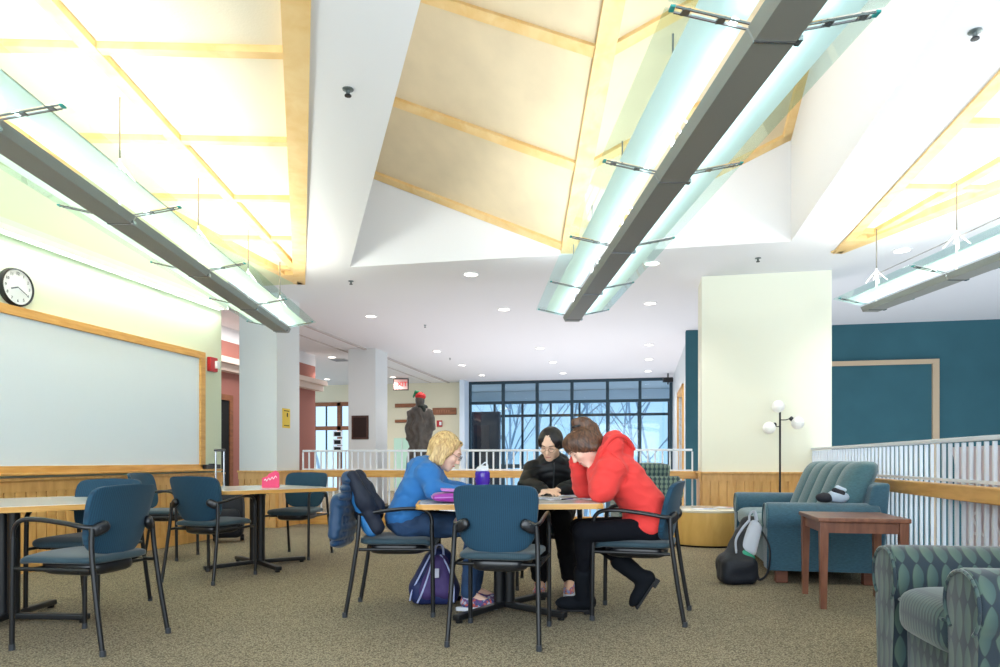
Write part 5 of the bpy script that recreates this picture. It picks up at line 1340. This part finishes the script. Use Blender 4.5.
# cap on the sofa's near arm
x, y = pxd(833, 5.42); cxr = (833 - 500) / F * 5.42; O_ = (cxr, 5.42, 0)
cp = thing('knit_cap', 'crumpled grey and black cap lying on the near arm of the sofa', 'cap', (x, y, .619), TH); O_ = (cxr, 5.42, .619)
zz = .619
def q3(px, py, d=5.42): return v3((px - 500) / F * d, d, HC + (HOR - py) * d / F)
base = .619
k0 = lambda dx, dy, dz: v3(cxr + dx, 5.42 + dy, base + dz)
solid_obj('grey_crown', [('e', k0(.035, 0, .045), (.085, .07, .045)), ('c', k0(-.01, -.02, .06), k0(.06, -.01, .035), .035, .04), ('b', k0(0, 0, -.05), (.3, .3, .052), {'sub': 1, 'k': .004})], mat('cap_grey', (182, 196, 214), .8), cp, .007, .02, 1, lambda v, n: .004 * noise.noise(v * 30), O_)
solid_obj('black_lining', [('e', k0(-.065, .0, .040), (.065, .06, .040)), ('c', k0(.0, -.03, .095), k0(.05, -.045, .075), .024, .022), ('b', k0(0, 0, -.05), (.3, .3, .052), {'sub': 1, 'k': .004})], mat('cap_black', (34, 34, 44), .8), cp, .007, .02, 1, lambda v, n: .004 * noise.noise(v * 30), O_)
solid_obj('strap_flap', [('c', k0(.02, -.03, .12), k0(.075, -.035, .10), .018, .014)], mat('cap_pale', (205, 220, 236), .8), cp, .006, .02, 1, None, O_)
# ------------------------------------------------------------------ statue
stx, sty = pxd(420, 15.0)
pd = thing('statue_plinth', 'dark wooden plinth under the statue beyond the railing', 'plinth', (stx, sty, 0), TH)
bm = BM(); bx(bm, -.34, .34, -.3, .3, 0, .62, .01); bx(bm, -.38, .38, -.34, .34, .62, .68, .008); finish(bm, 'block', BROWNF, pd)
bm = BM(); bx(bm, -.38, .38, -.34, .34, 0, .07, .006); finish(bm, 'skirting', DKWOOD, pd)
stt = thing('statue', 'dark bronze robed statue in a red and green cap beyond the railing', 'statue', (stx, sty, .68), TH)
BRZ = mat('bronze', (84, 78, 72), .55, metal=.2, bump=(25, .6), vary=((9, 9, 9), .3))
S = [('c', (-.02, 0, .02), (-.02, 0, .7), .27, .21), ('c', (.10, .03, .25), (.16, .0, .62), .16, .17), ('c', (-.02, 0, .7), (0, 0, 1.25), .23, .19), ('e', (-.0, 0, 1.28), (.24, .16, .14)),
     ('c', (-.20, 0, 1.26), (-.25, -.02, .9), .085, .075), ('c', (-.25, -.02, .9), (-.18, -.12, .62), .075, .07), ('c', (.21, 0, 1.26), (.25, .02, .98), .085, .07), ('c', (.25, .02, .98), (.20, -.1, .72), .07, .06),
     ('c', (0, 0, 1.35), (0, -.01, 1.46), .07, .065), ('e', (0, -.01, 1.55), (.10, .12, .14)), ('c', (.02, .02, 1.42), (.10, .02, 1.22), .06, .10), ('b', (0, 0, -.4), (.8, .8, .404), {'sub': 1, 'k': .004})]
solid_obj('robed_figure', S, BRZ, stt, .02, .05, 2, lambda v, n: .018 * math.sin(v.x * 42 + 6 * noise.noise(v * 4)) * (1 - min(1, max(0, (v.z - 1.2) / .3))))
solid_obj('cap', [('e', (.01, 0, 1.63), (.115, .13, .085)), ('c', (.02, 0, 1.68), (-.02, 0, 1.71), .05, .03)], mat('cap_red', (190, 30, 30), .7), stt, .012, .02)
solid_obj('green_ribbon', [('c', (-.01, 0, 1.71), (-.09, 0, 1.73), .035, .03), ('c', (-.09, 0, 1.73), (-.14, 0, 1.62), .03, .02)], mat('ribbon_green', (30, 120, 80), .7), stt, .01, .02)
solid_obj('dark_scarf', [('e', (.05, -.02, 1.40), (.12, .14, .07)), ('c', (.08, -.12, 1.38), (.12, -.13, 1.25), .05, .03)], mat('scarf_dark', (24, 34, 28), .8), stt, .012, .02)

# ------------------------------------------------------------------ outside the big window
BARK = mat('hazed_bark', (168, 184, 200), .9)  # bark paled and blued, the outdoor haze mixed into its colour
bm = BM(); bx(bm, -40, 30, 27.1, 70, -3.8, -3.5); gs = finish(bm, 'snowy_ground', mat('snow', (225, 235, 245), .9)); struct(gs)
def tree_mesh(seed, h):
    rnd = random.Random(seed); bm = BM()
    def br(p, d, L, r, lev):
        pts = [p]; q = p.copy(); dd = d.copy()
        for _ in range(4):
            dd = (dd + Vector((rnd.uniform(-.12, .12), rnd.uniform(-.12, .12), rnd.uniform(-.02, .10)))).normalized(); q = q + dd * L / 4; pts.append(q.copy())
        tube(bm, pts, [r * (1 - .15 * i) for i in range(5)], 5 if lev else 8, caps=False)
        if lev < 3:
            for k in range(6 if lev == 0 else 4):
                i = rnd.randint(1 if lev else 2, 4); a = rnd.uniform(0, 2 * PI); t_ = rnd.uniform(.5, 1.0)
                nd = (dd * math.cos(t_) + Vector((math.cos(a), math.sin(a), .25)) * math.sin(t_)).normalized()
                br(pts[i], nd, L * rnd.uniform(.45, .62), r * .42, lev + 1)
    br(Vector((0, 0, 0)), Vector((0, 0, 1)), h, h * .011, 0)
    return bm
TL = ['leftmost bare winter tree seen through the big window', 'bare winter tree outside, behind the second window bay', 'bare winter tree outside above the head of the girl in black', 'bare winter tree outside, right of the middle mullion', 'slender bare winter tree outside over the red hoodie', 'bare winter tree outside at the right end of the big window', 'far bare tree between the left and middle window bays', 'far bare tree behind the right window bays', 'bare tree seen through the brown-framed window on the far left']
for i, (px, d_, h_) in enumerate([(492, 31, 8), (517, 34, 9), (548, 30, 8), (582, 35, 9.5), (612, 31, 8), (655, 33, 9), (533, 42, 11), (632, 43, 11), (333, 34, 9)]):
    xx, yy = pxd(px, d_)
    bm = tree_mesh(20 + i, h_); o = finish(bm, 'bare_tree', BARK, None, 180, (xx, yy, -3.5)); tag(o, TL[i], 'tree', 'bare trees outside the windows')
